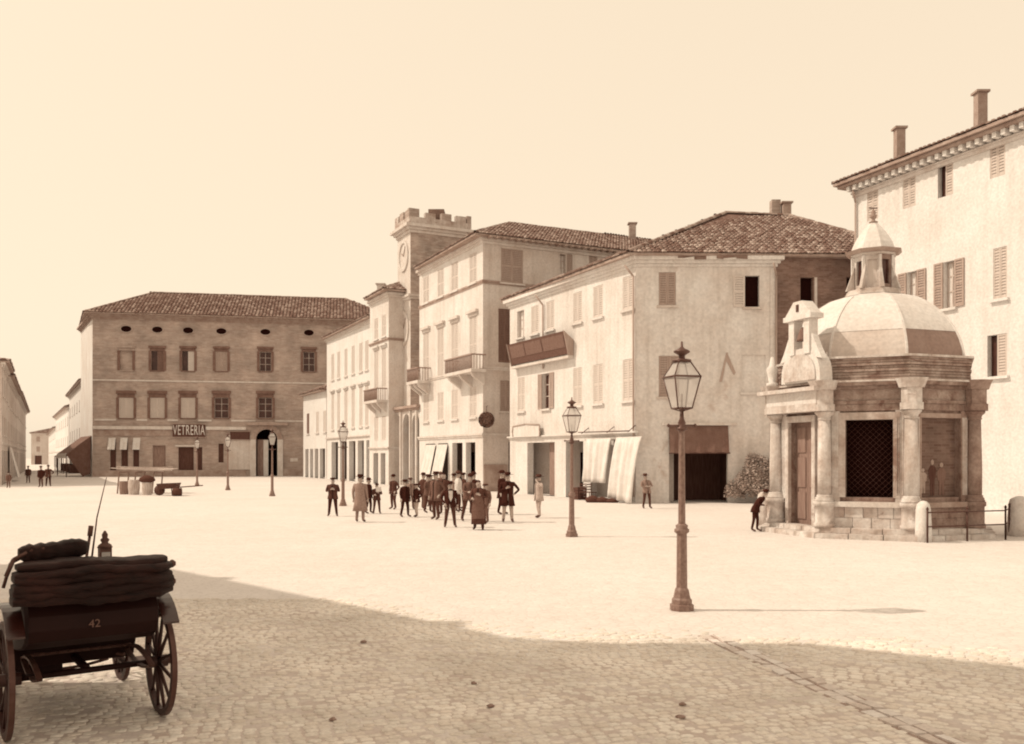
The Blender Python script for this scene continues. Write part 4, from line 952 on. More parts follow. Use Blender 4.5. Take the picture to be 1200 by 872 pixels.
# stepped base of separate slabs
for lvl, (ap, z0, z1) in enumerate(((AP+.72, 0, .15), (AP+.42, .152, .3))):
    for k in range(8):
        fr = face(k, ap); n = 3
        for i in range(n):
            m = MB(); a, b = fr.L*i/n+.012, fr.L*(i+1)/n-.012; dz = random.uniform(-.012, .012)
            x0, x1 = (-.0 if i else 0), 0
            m.hexa([fr.p(a, 0, z0), fr.p(b, 0, z0), fr.p(b-(.16 if i == n-1 else 0), -.4, z0), fr.p(a+(.16 if i == 0 else 0), -.4, z0),
                    fr.p(a, -.01+dz, z1+dz*.5), fr.p(b, -.01, z1+dz), fr.p(b-(.16 if i == n-1 else 0), -.4, z1+dz), fr.p(a+(.16 if i == 0 else 0), -.4, z1)], M['stone'])
            m.build('step_stone', tP)
m = MB(); ring_mb(m, .1, AP+.34, .01, .29, M['stone_shaded']); m.build('core', tP)
# walls
openF = (0, 0); L = 2*AP*tan(pi/8)
walls = {}
for k in range(8):
    fr = face(k, AP); kk = k if k < 5 else k-8; ops = []
    if kk == 0: ops = [(fr.s(991), fr.s(1046.5), fr.z(1018, 583), fr.z(1018, 492))]
    elif kk == -1: ops = [(.52, L-.6, .3, 3.5)]
    elif kk == 1: ops = [(fr.s(1078), fr.s(1125), fr.z(1100, 583), fr.z(1100, 490))]
    m = MB(); wall(m, fr, 0, fr.L, .29, ZK, ops, M['stone_shaded' if kk in (1, 2, 3, 4) else 'stone_worn'], depth=.32)
    walls[kk] = (m.build('wall', tP), fr, ops)
# podium blocks: two courses of separate stones
for k in (-2, -1, 0, 1, 2):
    fr = face(k, AP)
    if k == -1: continue
    for row_, (z0, z1) in enumerate(((.3, .6), (.605, .92))):
        cuts = [0, .28, .62, 1] if row_ else [0, .4, .75, 1]
        if k == 0: cuts = [0, .22, .45, .63, .82, 1] if row_ else [0, .32, .55, .78, 1]
        for c0, c1 in zip(cuts, cuts[1:]):
            m = MB(); j = random.uniform(-.015, .02) if k == 0 else 0
            m.hexa([fr.p(fr.L*c0+.006, .1+j, z0), fr.p(fr.L*c1-.006, .1+j, z0), fr.p(fr.L*c1-.006, .003, z0), fr.p(fr.L*c0+.006, .003, z0),
                    fr.p(fr.L*c0+.006, .1+j*.4, z1), fr.p(fr.L*c1-.006, .1+j, z1-.006), fr.p(fr.L*c1-.006, .003, z1), fr.p(fr.L*c0+.006, .003, z1)], M[('stone' if random.random() < .6 else 'trim_worn') if k < 1 else 'stone_shaded'])
            m.build('podium_block', tP)
    m = MB(); m.fbox(fr, -.06, fr.L+.06, .003, .2, .925, ZP, M['trim' if k < 1 else 'trim_dark']); m.build('podium_cap', tP)  # right-hand caps get a darker tone as painted shade
# window: stone frame, near-black boards painted as the unlit inside, wire lattice
w0, fr, ops = walls[0]; a, b, c, e = ops[0]
m = MB()
for q in ((a-.2, a-.004, c, e), (b+.004, b+.2, c, e), (a-.2, b+.2, e+.003, e+.22)): m.fbox(fr, q[0], q[1], .003, .09, q[2], q[3], M['trim_worn'])
m.build('window_frame', tP)
m = MB(); m.fbox(fr, a-.2, b+.2, -1.9, -1.8, 0.3, e+.3, M['void']); m.fbox(fr, a-.01, b+.01, -.62, -.6, c-.3, e+.01, M['void']); m.build('window_pane', tP)
m = MB(); st = .17; k = a-(e-c)
def clip(p, q):
    t0, t1 = 0, 1; dx, dz = q[0]-p[0], q[1]-p[1]
    for pp, qq in ((-dx, p[0]-a), (dx, b-p[0]), (-dz, p[1]-c), (dz, e-p[1])):
        r = qq/pp if pp else 0
        if pp < 0: t0 = max(t0, r)
        elif pp > 0: t1 = min(t1, r)
    return ((p[0]+dx*t0, p[1]+dz*t0), (p[0]+dx*t1, p[1]+dz*t1)) if t0 < t1-.01 else None
while k < b+(e-c):
    for seg in (((k, c), (k+(e-c), e)), ((k, c), (k-(e-c), e))):
        s = clip(*seg)
        if s: m.bar(fr.p(s[0][0], -.16, s[0][1]), fr.p(s[1][0], -.16, s[1][1]), .0045, M['lattice'], 4)
    k += st
m.build('wire_lattice', tP)
# right panel: people reflected in glass, put in as flat coloured figures
w1, f1_, ops = walls[1]; a, b, c, e = ops[0]
m = MB(); m.fbox(f1_, a-.01, b+.01, -.3, -.2, c, e, M['brick_raw']); pn = m.build('reflecting_panel', tP)
for (fx, z0, hh_, wd, mt) in ((.2, .12, .75, .15, 'trim_dark'), (.43, .05, 1.08, .15, 'wood_dark'), (.66, .06, .98, .18, 'shut_dark')):
    q = MB(); s = a+(b-a)*fx; zz = c+z0; o_ = f1_.p(0, .012, 0)-f1_.p(0, 0, 0)
    q.prism([f1_.p(s+x*wd, -.199, zz+y*hh_) for x, y in ((-.5, 0), (-.12, 0), (0, .38), (.12, 0), (.5, 0), (.55, .45), (.85, .5), (.95, .72), (.6, .8), (.2, .83), (-.2, .83), (-.6, .8), (-.95, .7), (-.8, .45), (-.55, .45))], o_, M[mt])
    q.prism([f1_.p(s+wd*.36*cos(t*pi/5), -.199, zz+hh_*(.915+.075*sin(t*pi/5))) for t in range(10)], o_, M['trim_dark']); q.build('reflected_figure', pn)
m = MB()
for q in ((a-.14, a-.004, c, e), (b+.004, b+.14, c, e), (a-.14, b+.14, e+.003, e+.14)): m.fbox(f1_, q[0], q[1], .003, .07, q[2], q[3], M['trim_dark'])
m.build('panel_frame', tP)
# columns at the corners
def column(p, z0, z1, r, dark=False, ped=True):
    mt = M['stone_shaded' if dark else 'stone']
    m = MB(); h = z1-z0
    m.lathe((p.x, p.y, z0), [(r*1.0, .2), (r*1.02, h*.35), (r*.86, h-.26)], mt, 14); col = m.build('column', tP)
    m = MB(); m.lathe((p.x, p.y, z0), [(r*1.4, 0), (r*1.4, .06), (r*1.28, .062), (r*1.34, .11), (r*1.12, .14), (r*1.18, .18), (r*1.02, .2)], mt, 14); m.build('column_base', col)
    m = MB(); m.lathe((p.x, p.y, z1-.26), [(r*.9, 0), (r*1.05, .03), (r*.92, .05), (r*1.0, .12), (r*1.35, .19), (r*1.42, .2), (r*1.42, .258)], mt, 14); m.build('capital', col)
    if ped:
        m = MB(); m.lathe((p.x, p.y, .3), [(r*1.6, 0), (r*1.6, .12), (r*1.42, .125), (r*1.42, z0-.44), (r*1.65, z0-.42), (r*1.65, z0-.3)], mt, 8, na+pi/8); m.build('pedestal', col)
oc = octo(AP+.16, 0)
for i in range(8):
    # corner i lies between face i and i+1 ; keep those in view or near it
    mt = 'stone'
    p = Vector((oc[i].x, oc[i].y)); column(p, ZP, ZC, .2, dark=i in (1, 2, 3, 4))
    # flanking pilaster strips on both faces
    for kf, s0 in ((i, None), (i+1, 0)):
        fr = face(kf, AP); aa, bb = (fr.L-.36, fr.L-.1) if s0 is None else (.1, .36)
        m = MB(); m.fbox(fr, aa, bb, .003, .075, ZP+.003, ZC, M['stone_shaded' if kf % 8 in (1, 2, 3, 4) else 'stone'])
        for t_ in (.25, .5, .75): m.fbox(fr, aa+(bb-aa)*t_-.02, aa+(bb-aa)*t_+.02, .0755, .09, ZP+.2, ZC-.2, M['stone'])
        m.build('pilaster', tP)
# entablature with a break over each column
m = MB(); ring_mb(m, AP-.2, AP+.06, ZC+.004, ZC+.2, M['stone_worn']); ring_mb(m, AP-.2, AP+.1, ZC+.204, ZC+.3, M['stone_worn']); m.build('architrave', tP)
m = MB(); ring_mb(m, AP-.2, AP+.04, ZC+.304, ZK-.2, M['brick_attic']); m.build('frieze', tP)
m = MB(); ring_mb(m, AP-.2, AP+.14, ZK-.2, ZK-.1, M['stone_worn']); ring_mb(m, AP-.2, AP+.26, ZK-.096, ZK, M['stone_worn'], None, AP+.32); ring_mb(m, AP-.2, AP+.36, ZK+.004, ZK+.06, M['stone']); m.build('cornice', tP)
for i in range(8):
    p = octo(AP+.2, 0)[i]; m = MB()
    m.lathe((p.x, p.y, ZC+.003), [(.34, 0), (.34, .2), (.3, .203), (.3, ZK-ZC-.21), (.37, ZK-ZC-.2), (.41, ZK-ZC-.08), (.48, ZK-ZC+.066)], M['stone_shaded' if i in (1, 2, 3, 4) else 'stone'], 8, na+pi/8, False); m.build('entablature_break', tP)
# attic of weathered brick, laid in proud courses
hcs = (ZA-ZK-.16)/7
for i in range(7):
    z = ZK+.064+hcs*i; ap = AP+.06+(.03 if i in (5, 6) else random.uniform(-.025, .025))
    m = MB(); ring_mb(m, AP-.4, ap, z+.006, z+hcs-.008, M['brick_attic']); m.build('brick_course', tP)
m = MB(); ring_mb(m, .1, AP+.02, ZK+.05, ZA-.1, M['brick_raw']); m.build('attic_core', tP)
m = MB(); ring_mb(m, AP-.6, AP+.1, ZA-.095, ZA-.03, M['stone_worn']); ring_mb(m, AP-.6, AP+.15, ZA-.026, ZA+.04, M['stone']); m.build('attic_cornice', tP)
# dome: eight curved sheets, a darker lower course with shade painted in on the right, ribs
ZD, APD, ZT, APT = ZA+.045, 2.58, 7.62, .72
def dome_ap(t): return APT+(APD-APT)*(max(0, 1-t**1.75))**.62
for k in range(8):
    c0 = na+k*pi/4
    for name, t0, t1, nst, lift in (('dome_lower_sheet', 0, .36, 4, .0), ('dome_sheet', .36, 1, 9, .012)):
        m = MB()
        for i in range(nst):
            ta, tb = t0+(t1-t0)*i/nst, t0+(t1-t0)*(i+1)/nst
            za, zb = ZD+(ZT-ZD)*ta, ZD+(ZT-ZD)*tb; ra, rb = (dome_ap(ta)+lift)/cos(pi/8), (dome_ap(tb)+lift)/cos(pi/8)
            pa = [Vector((TC.x+ra*cos(c0+s*pi/8), TC.y+ra*sin(c0+s*pi/8), za)) for s in (-1, 1)]; pb = [Vector((TC.x+rb*cos(c0+s*pi/8), TC.y+rb*sin(c0+s*pi/8), zb)) for s in (-1, 1)]
            m.add([pa[0], pa[1], pb[1], pb[0]], [(0, 1, 2, 3)], M['lead' if name == 'dome_sheet' else ('lead_shaded' if k in (1, 2, 3) else 'lead_low')], None, False)
        o = m.build(name, tP, recalc=False)
        if name == 'dome_lower_sheet' and k in (1, 2, 3): o['label'] = 'darker lower sheet of the dome, shade added to its colour'
    m = MB(); pts = []
    for i in range(13): t = i/12; r = (dome_ap(t)+.02)/cos(pi/8); pts.append((TC.x+r*cos(c0+pi/8), TC.y+r*sin(c0+pi/8), ZD+(ZT-ZD)*t))
    rw = Vector((-sin(c0+pi/8), cos(c0+pi/8), 0))*.03; ro_ = Vector((cos(c0+pi/8), sin(c0+pi/8), 0))
    vs = []
    for p in pts: P_ = Vector(p); vs += [P_-rw-ro_*.03, P_-rw+ro_*.02, P_+rw+ro_*.02, P_+rw-ro_*.03]
    m.add(vs, [(i*4+j, i*4+(j+1) % 4, i*4+4+(j+1) % 4, i*4+4+j) for i in range(12) for j in range(4)], M['lead']); m.build('dome_rib', tP)
# lantern
m = MB(); ring_mb(m, .1, .84, ZT-.02, ZT+.16, M['stone'], .1, .76); m.build('lantern_base', tP)
ZL = 8.88
for k in range(8):
    ap = .56; a_ = na+k*pi/4; n_ = Vector((cos(a_), sin(a_))); u_ = Vector((-n_.y, n_.x)); c_ = TC+n_*ap; hh = ap*tan(pi/8); fr = Fr(c_-u_*hh, c_+u_*hh)
    m = MB(); wall(m, fr, 0, fr.L, ZT+.16, ZL, [(.09, fr.L-.09, ZT+.32, ZL-.16)], M['stone' if k not in (1, 2, 3) else 'stone_shaded'], depth=.1); m.build('lantern_wall', tP)
    m = MB(); m.fbox(fr, .09, fr.L-.09, -.1, -.08, ZT+.32, ZL-.16, M['glass_dark'] if k % 2 else M['shut_pale']); m.build('lantern_window', tP)
    p = octo(.6, 0)[k]; m = MB()
    m.prism([(p.x-.04, p.y, ZT+.17), (p.x+.04, p.y, ZT+.17), (p.x+.04, p.y, ZL-.02), (p.x-.04, p.y, ZL-.02)], (.0, .07, 0), M['stone_pale'])
    d_ = (Vector((p.x, p.y))-TC).normalized(); q_ = Vector((-d_.y, d_.x))*.05; P_ = lambda r, z: Vector((TC.x+d_.x*r, TC.y+d_.y*r, z))
    m.prism([P_(.62, ZT+.165)-Vector((q_.x, q_.y, 0)), P_(.88, ZT+.165)-Vector((q_.x, q_.y, 0)), P_(.72, ZT+.6)-Vector((q_.x, q_.y, 0)), P_(.62, ZT+.95)-Vector((q_.x, q_.y, 0))], (q_.x*2, q_.y*2, 0), M['stone']); m.build('buttress', tP)
m = MB(); ring_mb(m, .1, .66, ZL, ZL+.06, M['trim']); ring_mb(m, .1, .74, ZL+.063, ZL+.16, M['trim_dark'], None, .84); m.build('lantern_cornice', tP)
pf = [(.72, 0), (.7, .06), (.63, .25), (.52, .45), (.38, .65), (.24, .82), (.13, .93), (.1, .96)]
for k in range(8):
    m = MB(); c0 = na+k*pi/4
    for (r0, z0), (r1, z1) in zip(pf, pf[1:]):
        m.add([(TC.x+r*cos(c0+s*pi/8), TC.y+r*sin(c0+s*pi/8), ZL+.163+z) for r, z, s in ((r0, z0, -1), (r0, z0, 1), (r1, z1, 1), (r1, z1, -1))], [(0, 1, 2, 3)], M['lead'])
    m.build('lantern_cap_sheet', tP, recalc=False)
m = MB(); m.lathe((TC.x, TC.y, ZL+1.11), [(.1, 0), (.15, .03), (.06, .08), (.05, .14), (.1, .18), (.12, .24), (.06, .3), (.08, .34), (.015, .46)], M['trim_dark'], 10)
m.bar((TC.x-.13, TC.y, ZL+1.6), (TC.x+.13, TC.y, ZL+1.6), .02, M['iron'], 5); m.build('finial', tP)
# porch on the left face: two columns, entablature, curved gable and bell aedicule
fd = face(-1, AP); W = fd.L
m = MB(); m.fbox(fd, -.12, W+.12, .06, .52, ZC+.01, ZC+.24, M['stone']); m.fbox(fd, -.1, W+.1, .06, .5, ZC+.243, ZC+.62, M['stone_pale']); m.fbox(fd, -.3, W+.3, .06, .72, ZC+.623, ZC+.74, M['stone']); m.build('porch_entablature', tP)
m = MB(); zb_ = ZK+.068; hw = W/2-.2; W_ = W; W = W+1.1; n = 14
pts = [(W/2-hw, zb_)]+[(W/2-hw*cos(pi*i/n), zb_+.12+.92*sin(pi*i/n)**.8) for i in range(n+1)]+[(W/2+hw, zb_)]
m.prism([fd.p(s, .55, z) for s, z in pts], fd.p(0, .1, 0)-fd.p(0, .55, 0), M['stone_pale'])
m.prism([fd.p(W/2+(s-W/2)*.8, .555, zb_+.05+(z-zb_)*.78) for s, z in pts], fd.p(0, .73, 0)-fd.p(0, .69, 0), M['stone']); m.build('curved_gable', tP)
m = MB(); z0 = zb_+.86
for s in (W/2-.36, W/2+.36): m.fbox(fd, s-.13, s+.13, .28, .6, z0, z0+1.05, M['stone_pale'])
m.build('bell_pier', tP)
for sgn in (-1, 1):
    m = MB(); m.prism([fd.p(W/2+sgn*x, .34, z) for x, z in ((.5, z0-.1), (1.0, z0-.2), (.78, z0+.15), (.6, z0+.5), (.5, z0+.62))], fd.p(0, .2, 0)-fd.p(0, 0, 0), M['stone_pale']); m.build('scroll', tP)
m = MB(); m.fbox(fd, W/2-.66, W/2+.66, .2, .68, z0+1.053, z0+1.2, M['stone_pale'])
m.prism([fd.p(W/2+x, .64, z) for x, z in ((-.62, z0+1.203), (.62, z0+1.203), (.2, z0+1.62), (-.2, z0+1.62))], fd.p(0, .24, 0)-fd.p(0, .64, 0), M['stone_pale'])
m.fbox(fd, W/2-.06, W/2+.06, .645, .66, z0+1.3, z0+1.52, M['iron']); m.build('bell_gable', tP)
m = MB(); c_ = fd.p(W/2, .44, z0+.42); m.lathe(c_, [(.2, 0), (.19, .05), (.14, .22), (.1, .34), (.03, .42)], M['shut_dark'], 12); m.build('bell', tP)
for k_, (z_, s_) in enumerate(((.0, 0), (.0, W))):
    q = fd.p(s_+(-.02 if s_ == 0 else .02), .42, zb_); m = MB(); q = fd.p(.1, .42, zb_); m.lathe(q, [(.19, 0), (.19, .1), (.11, .13), (.16, .4), (.2, .55), (.1, .68), (.05, .95)], M['stone_pale'], 10)
    if s_ == 0: m.build('gable_urn', tP)
W = W_
a, b, c, e = walls[-1][2][0]
m = MB()
for q in ((a-.16, a-.004, c, e), (b+.004, b+.16, c, e), (a-.16, b+.16, e+.003, e+.2)): m.fbox(fd, q[0], q[1], .003, .12, q[2], q[3], M['stone'])
m.build('door_frame', tP)
m = MB(); m.fbox(fd, a, (a+b)/2-.005, -.26, -.2, c, e, M['door_wood']); m.fbox(fd, (a+b)/2+.005, b, -.26, -.2, c, e, M['door_wood']); dd = m.build('door', tP)
for s0, s1 in ((a+.08, (a+b)/2-.08), ((a+b)/2+.08, b-.08)):
    for z0_, z1_ in ((c+.15, c+1.0), (c+1.15, c+2.1), (c+2.25, e-.15)):
        m = MB(); m.fbox(fd, s0, s1, -.199, -.17, z0_, z1_, M['door_wood']); m.build('door_panel', dd)
# ================================================================== RAILING AND BOLLARDS
tR = thing('iron_railing', 'low iron railing around the right side of the chapel', 'railing', (14.2, 27, 0))
pts = []
for k in (1, 2): fr = face(k, AP+.95); pts += [fr.p(.15 if k == 1 else .0, 0, 0)]
pts.append(face(2, AP+.95).p(face(2, AP+.95).L, 0, 0)); g_ = G(1187, 624); pts = pts[:2]+[Vector((g_.x, g_.y, 0))]
for a, b in zip(pts, pts[1:]):
    n = max(2, int((b-a).length/1.2))
    for i in range(n+1):
        p = a+(b-a)*i/n; m = MB(); m.bar(p, p+Vector((0, 0, .92)), .028, M['iron']); m.lathe((p.x, p.y, .92), [(.028, 0), (.045, .03), (.01, .09)], M['iron'], 8); m.build('post', tR)
    for z in (.45, .85):
        m = MB(); m.bar(a+Vector((0, 0, z)), b+Vector((0, 0, z)), .02, M['iron']); m.build('rail', tR)
def bollard(p, r, h, label, mat='stone_pale'):
    m = MB(); m.lathe(p, [(r*1.1, -.02), (r*1.02, h*.3), (r*.94, h*.8), (r*.8, h*.93), (r*.4, h), (.02, h*1.01)], M[mat], 14)
    for i, v in enumerate(m.v): m.v[i] = (v[0]+random.uniform(-.008, .008), v[1]+random.uniform(-.008, .008), v[2]+random.uniform(-.008, .008))
    return tag(m.build('stone_bollard'), label, 'bollard', 'stone bollards round the chapel')
bollard(G(1082, 635), .21, 1.15, 'pale stone bollard before the front right column of the chapel')
bollard(G(1196, 628), .36, 1.2, 'thick stone bollard cut by the right edge of the picture')
bollard(G(901, 619)+Vector((0, .6, 0)), .24, 1.2, 'stone bollard beside the chapel door, next to the dark man', 'stone')
# ================================================================== GAS LAMPS
HL = 4.15
def lamp(p, label):
    t = thing('gas_lamp', label, 'street lamp', p, 'gas lamps on the square', 0, True)
    m = MB(); m.lathe((0, 0, 0), [(.19, 0), (.19, .09), (.16, .1), (.16, .17), (.135, .2), (.11, .32), (.088, .36)], M['lamp_paint'], 8, pi/8, False); m.build('base', t)
    m = MB(); m.lathe((0, 0, .36), [(.088, 0), (.08, .84)], M['lamp_paint'], 8, pi/8, False); m.build('lower_shaft', t)
    m = MB(); m.lathe((0, 0, 1.2), [(.082, 0), (.118, .03), (.118, .07), (.09, .09), (.1, .13), (.06, .16)], M['lamp_paint'], 12); m.build('collar', t)
    m = MB(); m.lathe((0, 0, 1.36), [(.058, 0), (.047, 1.45)], M['lamp_paint'], 8, pi/8, False); m.build('upper_shaft', t)
    m = MB(); m.lathe((0, 0, 2.81), [(.047, 0), (.085, .02), (.085, .05), (.045, .08), (.065, .13), (.035, .2), (.026, .36)], M['lamp_dark'], 10)
    m.bar((-.2, 0, 2.9), (.2, 0, 2.9), .017, M['lamp_dark']); m.lathe((-.21, 0, 2.87), [(.01, 0), (.03, .03), (.01, .06)], M['lamp_dark'], 8); m.lathe((.21, 0, 2.87), [(.01, 0), (.03, .03), (.01, .06)], M['lamp_dark'], 8)
    m.build('bracket', t)
    z0, z1, z2 = 3.17, 3.66, 3.9; r0, r1, r2 = .17, .31, .14; lan = None
    m = MB()
    for i in range(4):
        a = pi/4+i*pi/2+.25; ax = Vector((cos(a), sin(a), 0)); b_ = a+pi/2; bx = Vector((cos(b_), sin(b_), 0))
        P = lambda v, r, z: Vector((v.x*r, v.y*r, z))
        m.bar(P(ax, r0, z0), P(ax, r1, z1), .013, M['lamp_dark'], 4); m.bar(P(ax, r1, z1), P(ax, r2, z2), .012, M['lamp_dark'], 4)
        for r, z, w_ in ((r0, z0, .014), (r1, z1, .02), (r2, z2, .02)): m.bar(P(ax, r, z), P(bx, r, z), w_, M['lamp_dark'], 4)
    for i in range(4):
        a = pi/4+i*pi/2+.25; m.bar((0, 0, 3.12), (cos(a)*r0, sin(a)*r0, z0), .012, M['lamp_dark'], 4)
    m.bar((0, 0, 3.1), (0, 0, 3.4), .012, M['lamp_dark'], 5); lan = m.build('lantern', t)
    for i in range(4):
        a = pi/4+i*pi/2+.25; b_ = a+pi/2; q = MB()
        q.quad((cos(a)*r0, sin(a)*r0, z0), (cos(b_)*r0, sin(b_)*r0, z0), (cos(b_)*r1, sin(b_)*r1, z1), (cos(a)*r1, sin(a)*r1, z1), M['glass']); q.build('pane', lan)
        q = MB(); q.quad((cos(a)*r1, sin(a)*r1, z1), (cos(b_)*r1, sin(b_)*r1, z1), (cos(b_)*r2, sin(b_)*r2, z2), (cos(a)*r2, sin(a)*r2, z2), M['glass']); q.build('pane', lan)
    m = MB(); m.lathe((0, 0, z2), [(.15, 0), (.15, .03), (.05, .05), (.05, .1), (.13, .15), (.13, .17), (.05, .21), (.02, .24), (.015, .32)], M['lamp_dark'], 10); m.build('chimney_cap', t)
    return t
L0 = lamp(G(799, 715), 'tall gas lamp nearest the camera before the corner house shop')
for px, py, lb in ((670, 629, 'gas lamp standing before the pillars and curtains of the corner house'), (402, 593, 'gas lamp before the arcaded house, beside the boy in a cap'), (319, 581.5, 'gas lamp standing before the arched doorway of the brick palazzo'),
                   (267, 574.5, 'gas lamp before the blank signboard of the palazzo'), (231, 569, 'gas lamp before the dark door under the VETRERIA sign')):
    dup_tree(L0, G(px, py), random.uniform(-.1, .1), lb)
# ================================================================== THINGS ON THE CORNER HOUSE AND TALL HOUSE
tB_ = thing('sign_board', 'long dark sign board tilted out from the corner house wall', 'sign', tuple(fL.p(fL.s(640), 0, 6.5)))
s0, s1 = fL.s(605), fL.s(672); zb0, zb1 = fL.z(605, 427, .3), fL.z(605, 402, .6)
m = MB(); m.hexa([fL.p(s0, .32, zb0), fL.p(s1, .32, zb0), fL.p(s1, .26, zb0), fL.p(s0, .26, zb0), fL.p(s0, .66, zb1), fL.p(s1, .66, zb1), fL.p(s1, .6, zb1), fL.p(s0, .6, zb1)], M['wood_board']); m.build('board', tB_)
for s in (s0-.06, s1):
    m = MB(); m.prism([fL.p(s, .02, zb0-.1), fL.p(s, .38, zb0-.1), fL.p(s, .72, zb1+.04), fL.p(s, .02, zb1-.5)], fL.p(.055, 0, 0)-fL.p(0, 0, 0), M['shut_mid']); m.build('end_board', tB_)
m = MB(); m.fbox(fL, s0-.06, s1+.06, .02, .42, zb0-.26, zb0-.11, M['trim']); m.build('ledge', tB_)
for k in range(3):
    m = MB(); t0, t1 = (.03, .31, .62)[k], (.29, .6, .97)[k]; o = .02
    z_a, z_b = zb0+(zb1-zb0)*.3, zb0+(zb1-zb0)*.88; da, db = .32+.34*.3+o, .32+.34*.88+o
    m.add([fL.p(s0+(s1-s0)*t0, da, z_a), fL.p(s0+(s1-s0)*t1, da, z_a), fL.p(s0+(s1-s0)*t1, db, z_b), fL.p(s0+(s1-s0)*t0, db, z_b)], [(0, 1, 2, 3)], M['shut_dark']); m.build('faded_panel', tB_)
tN = thing('name_board', 'small pale framed board over the first pillar of the corner house', 'sign', tuple(fL.p(fL.s(620), 0, 4)))
s0, s1 = fL.s(605), fL.s(636); z0, z1 = fL.z(620, 512), fL.z(620, 499)
m = MB(); m.fbox(fL, s0, s1, .19, .24, z0, z1, M['plaster_cream']); m.build('board', tN)
m = MB(); m.tube([fL.p(s0, .22, z0), fL.p(s0-.05, .26, (z0+z1)/2), fL.p(s0, .24, z1), fL.p((s0+s1)/2, .26, z1+.1), fL.p(s1, .24, z1), fL.p(s1+.06, .26, (z0+z1)/2), fL.p(s1, .22, z0)], .05, M['shut_mid']); m.build('frame', tN)
def curtain(pl, pr, yt, yb, label, swell=.3, point=False):
    s0, s1 = fL.s(pl, .5), fL.s(pr, .5); z1 = fL.z((pl+pr)/2, yt, .5); z0 = max(.04, fL.z((pl+pr)/2, yb, .9)); m = MB(); nu, nv_ = 36, 10; vs = []
    for j in range(nv_+1):
        t = j/nv_
        for i in range(nu+1):
            x = i/nu; w_ = .09*(.4+t)*sin(x*15+t)+.03*sin(x*41)+swell*(t**.8); ss = s0+(s1-s0)*(x*(1-.14*t)+.07*t+(.1*t*t if point else 0)); zz = z1+(z0-z1)*t-(.0 if not point else .25*t*x)
            vs.append(fL.p(ss, .3+w_, max(zz, .04)))
    f = [(j*(nu+1)+i, j*(nu+1)+i+1, (j+1)*(nu+1)+i+1, (j+1)*(nu+1)+i) for j in range(nv_) for i in range(nu)]
    m.add(vs, f, M['cloth_white'], None, True); o = m.build('shop_curtain', recalc=False); md = o.modifiers.new('thickness', 'SOLIDIFY'); md.thickness = .012
    return tag(o, label, 'curtain', 'white curtains before the corner house shop')
curtain(684, 713, 514, 566, 'straight white shop curtain next to the stacked chair and crate')
curtain(719, 749, 512, 584, 'white shop curtain swelling outward nearest the house corner', .75, True)
tK = thing('curtain_rail', 'thin awning rail over the two white curtains', 'rail', tuple(fL.p(fL.s(715), .4, 3.9)))
for px in (690, 720, 745):
    s = fL.s(px); m = MB(); m.bar(fL.p(s, .01, 4.1), fL.p(s, .5, 3.75), .025, M['iron']); m.build('bracket', tK)
m = MB(); m.bar(fL.p(fL.s(684), .36, 3.85), fL.p(fL.L-.05, .36, 3.8), .03, M['iron']); m.build('bar', tK)
for i in range(2):
    s0, s1, z1 = (bL.s(501), bL.s(512), 0) if i == 0 else (bL.s(514), bL.s(526), 0)
    z1 = bL.z(515, 521); m = MB(); n = 8
    for k in range(n):
        xa, xb = s0+(s1-s0)*k/n, s0+(s1-s0)*(k+1)/n; fa, fb = .8*k/n, .8*(k+1)/n
        m.hexa([bL.p(xa, .7+.04*sin(k*2), .7), bL.p(xb, .7+.04*sin(k*2+2), .7), bL.p(xb, .68, .7), bL.p(xa, .68, .7), bL.p(xa, .12, z1), bL.p(xb, .12, z1), bL.p(xb, .1, z1), bL.p(xa, .1, z1)], M['cloth_white'])
    tag(m.build('arcade_curtain'), ('white curtain in the leftmost arcade bay of the tall house', 'white curtain in the second arcade bay of the tall house')[i], 'curtain', 'white curtains in the arcade')
# rolled awning cloth of the shop
tY = thing('shop_awning', 'dark cloth awning hanging in the shop opening of the corner house', 'awning', tuple(fF.p((shop[0]+shop[1])/2, 0, shop[3])))
z0 = fF.z(818, 531); m = MB(); n = 16
for k in range(n):
    a, b = shop[0]+(shop[1]-shop[0])*k/n, shop[0]+(shop[1]-shop[0])*(k+1)/n; y0, y1 = .3+.03*sin(k*1.7), .3+.03*sin(k*1.7+1.7)
    m.hexa([fF.p(a, y0, z0), fF.p(b, y1, z0), fF.p(b, y1-.03, z0), fF.p(a, y0-.03, z0), fF.p(a, .05, shop[3]), fF.p(b, .05, shop[3]), fF.p(b, .02, shop[3]), fF.p(a, .02, shop[3])], M['awning'])
m.build('cloth', tY); m = MB(); m.bar(fF.p(shop[0]-.05, .28, z0), fF.p(shop[1]+.05, .28, z0), .04, M['iron']); m.build('bar', tY)
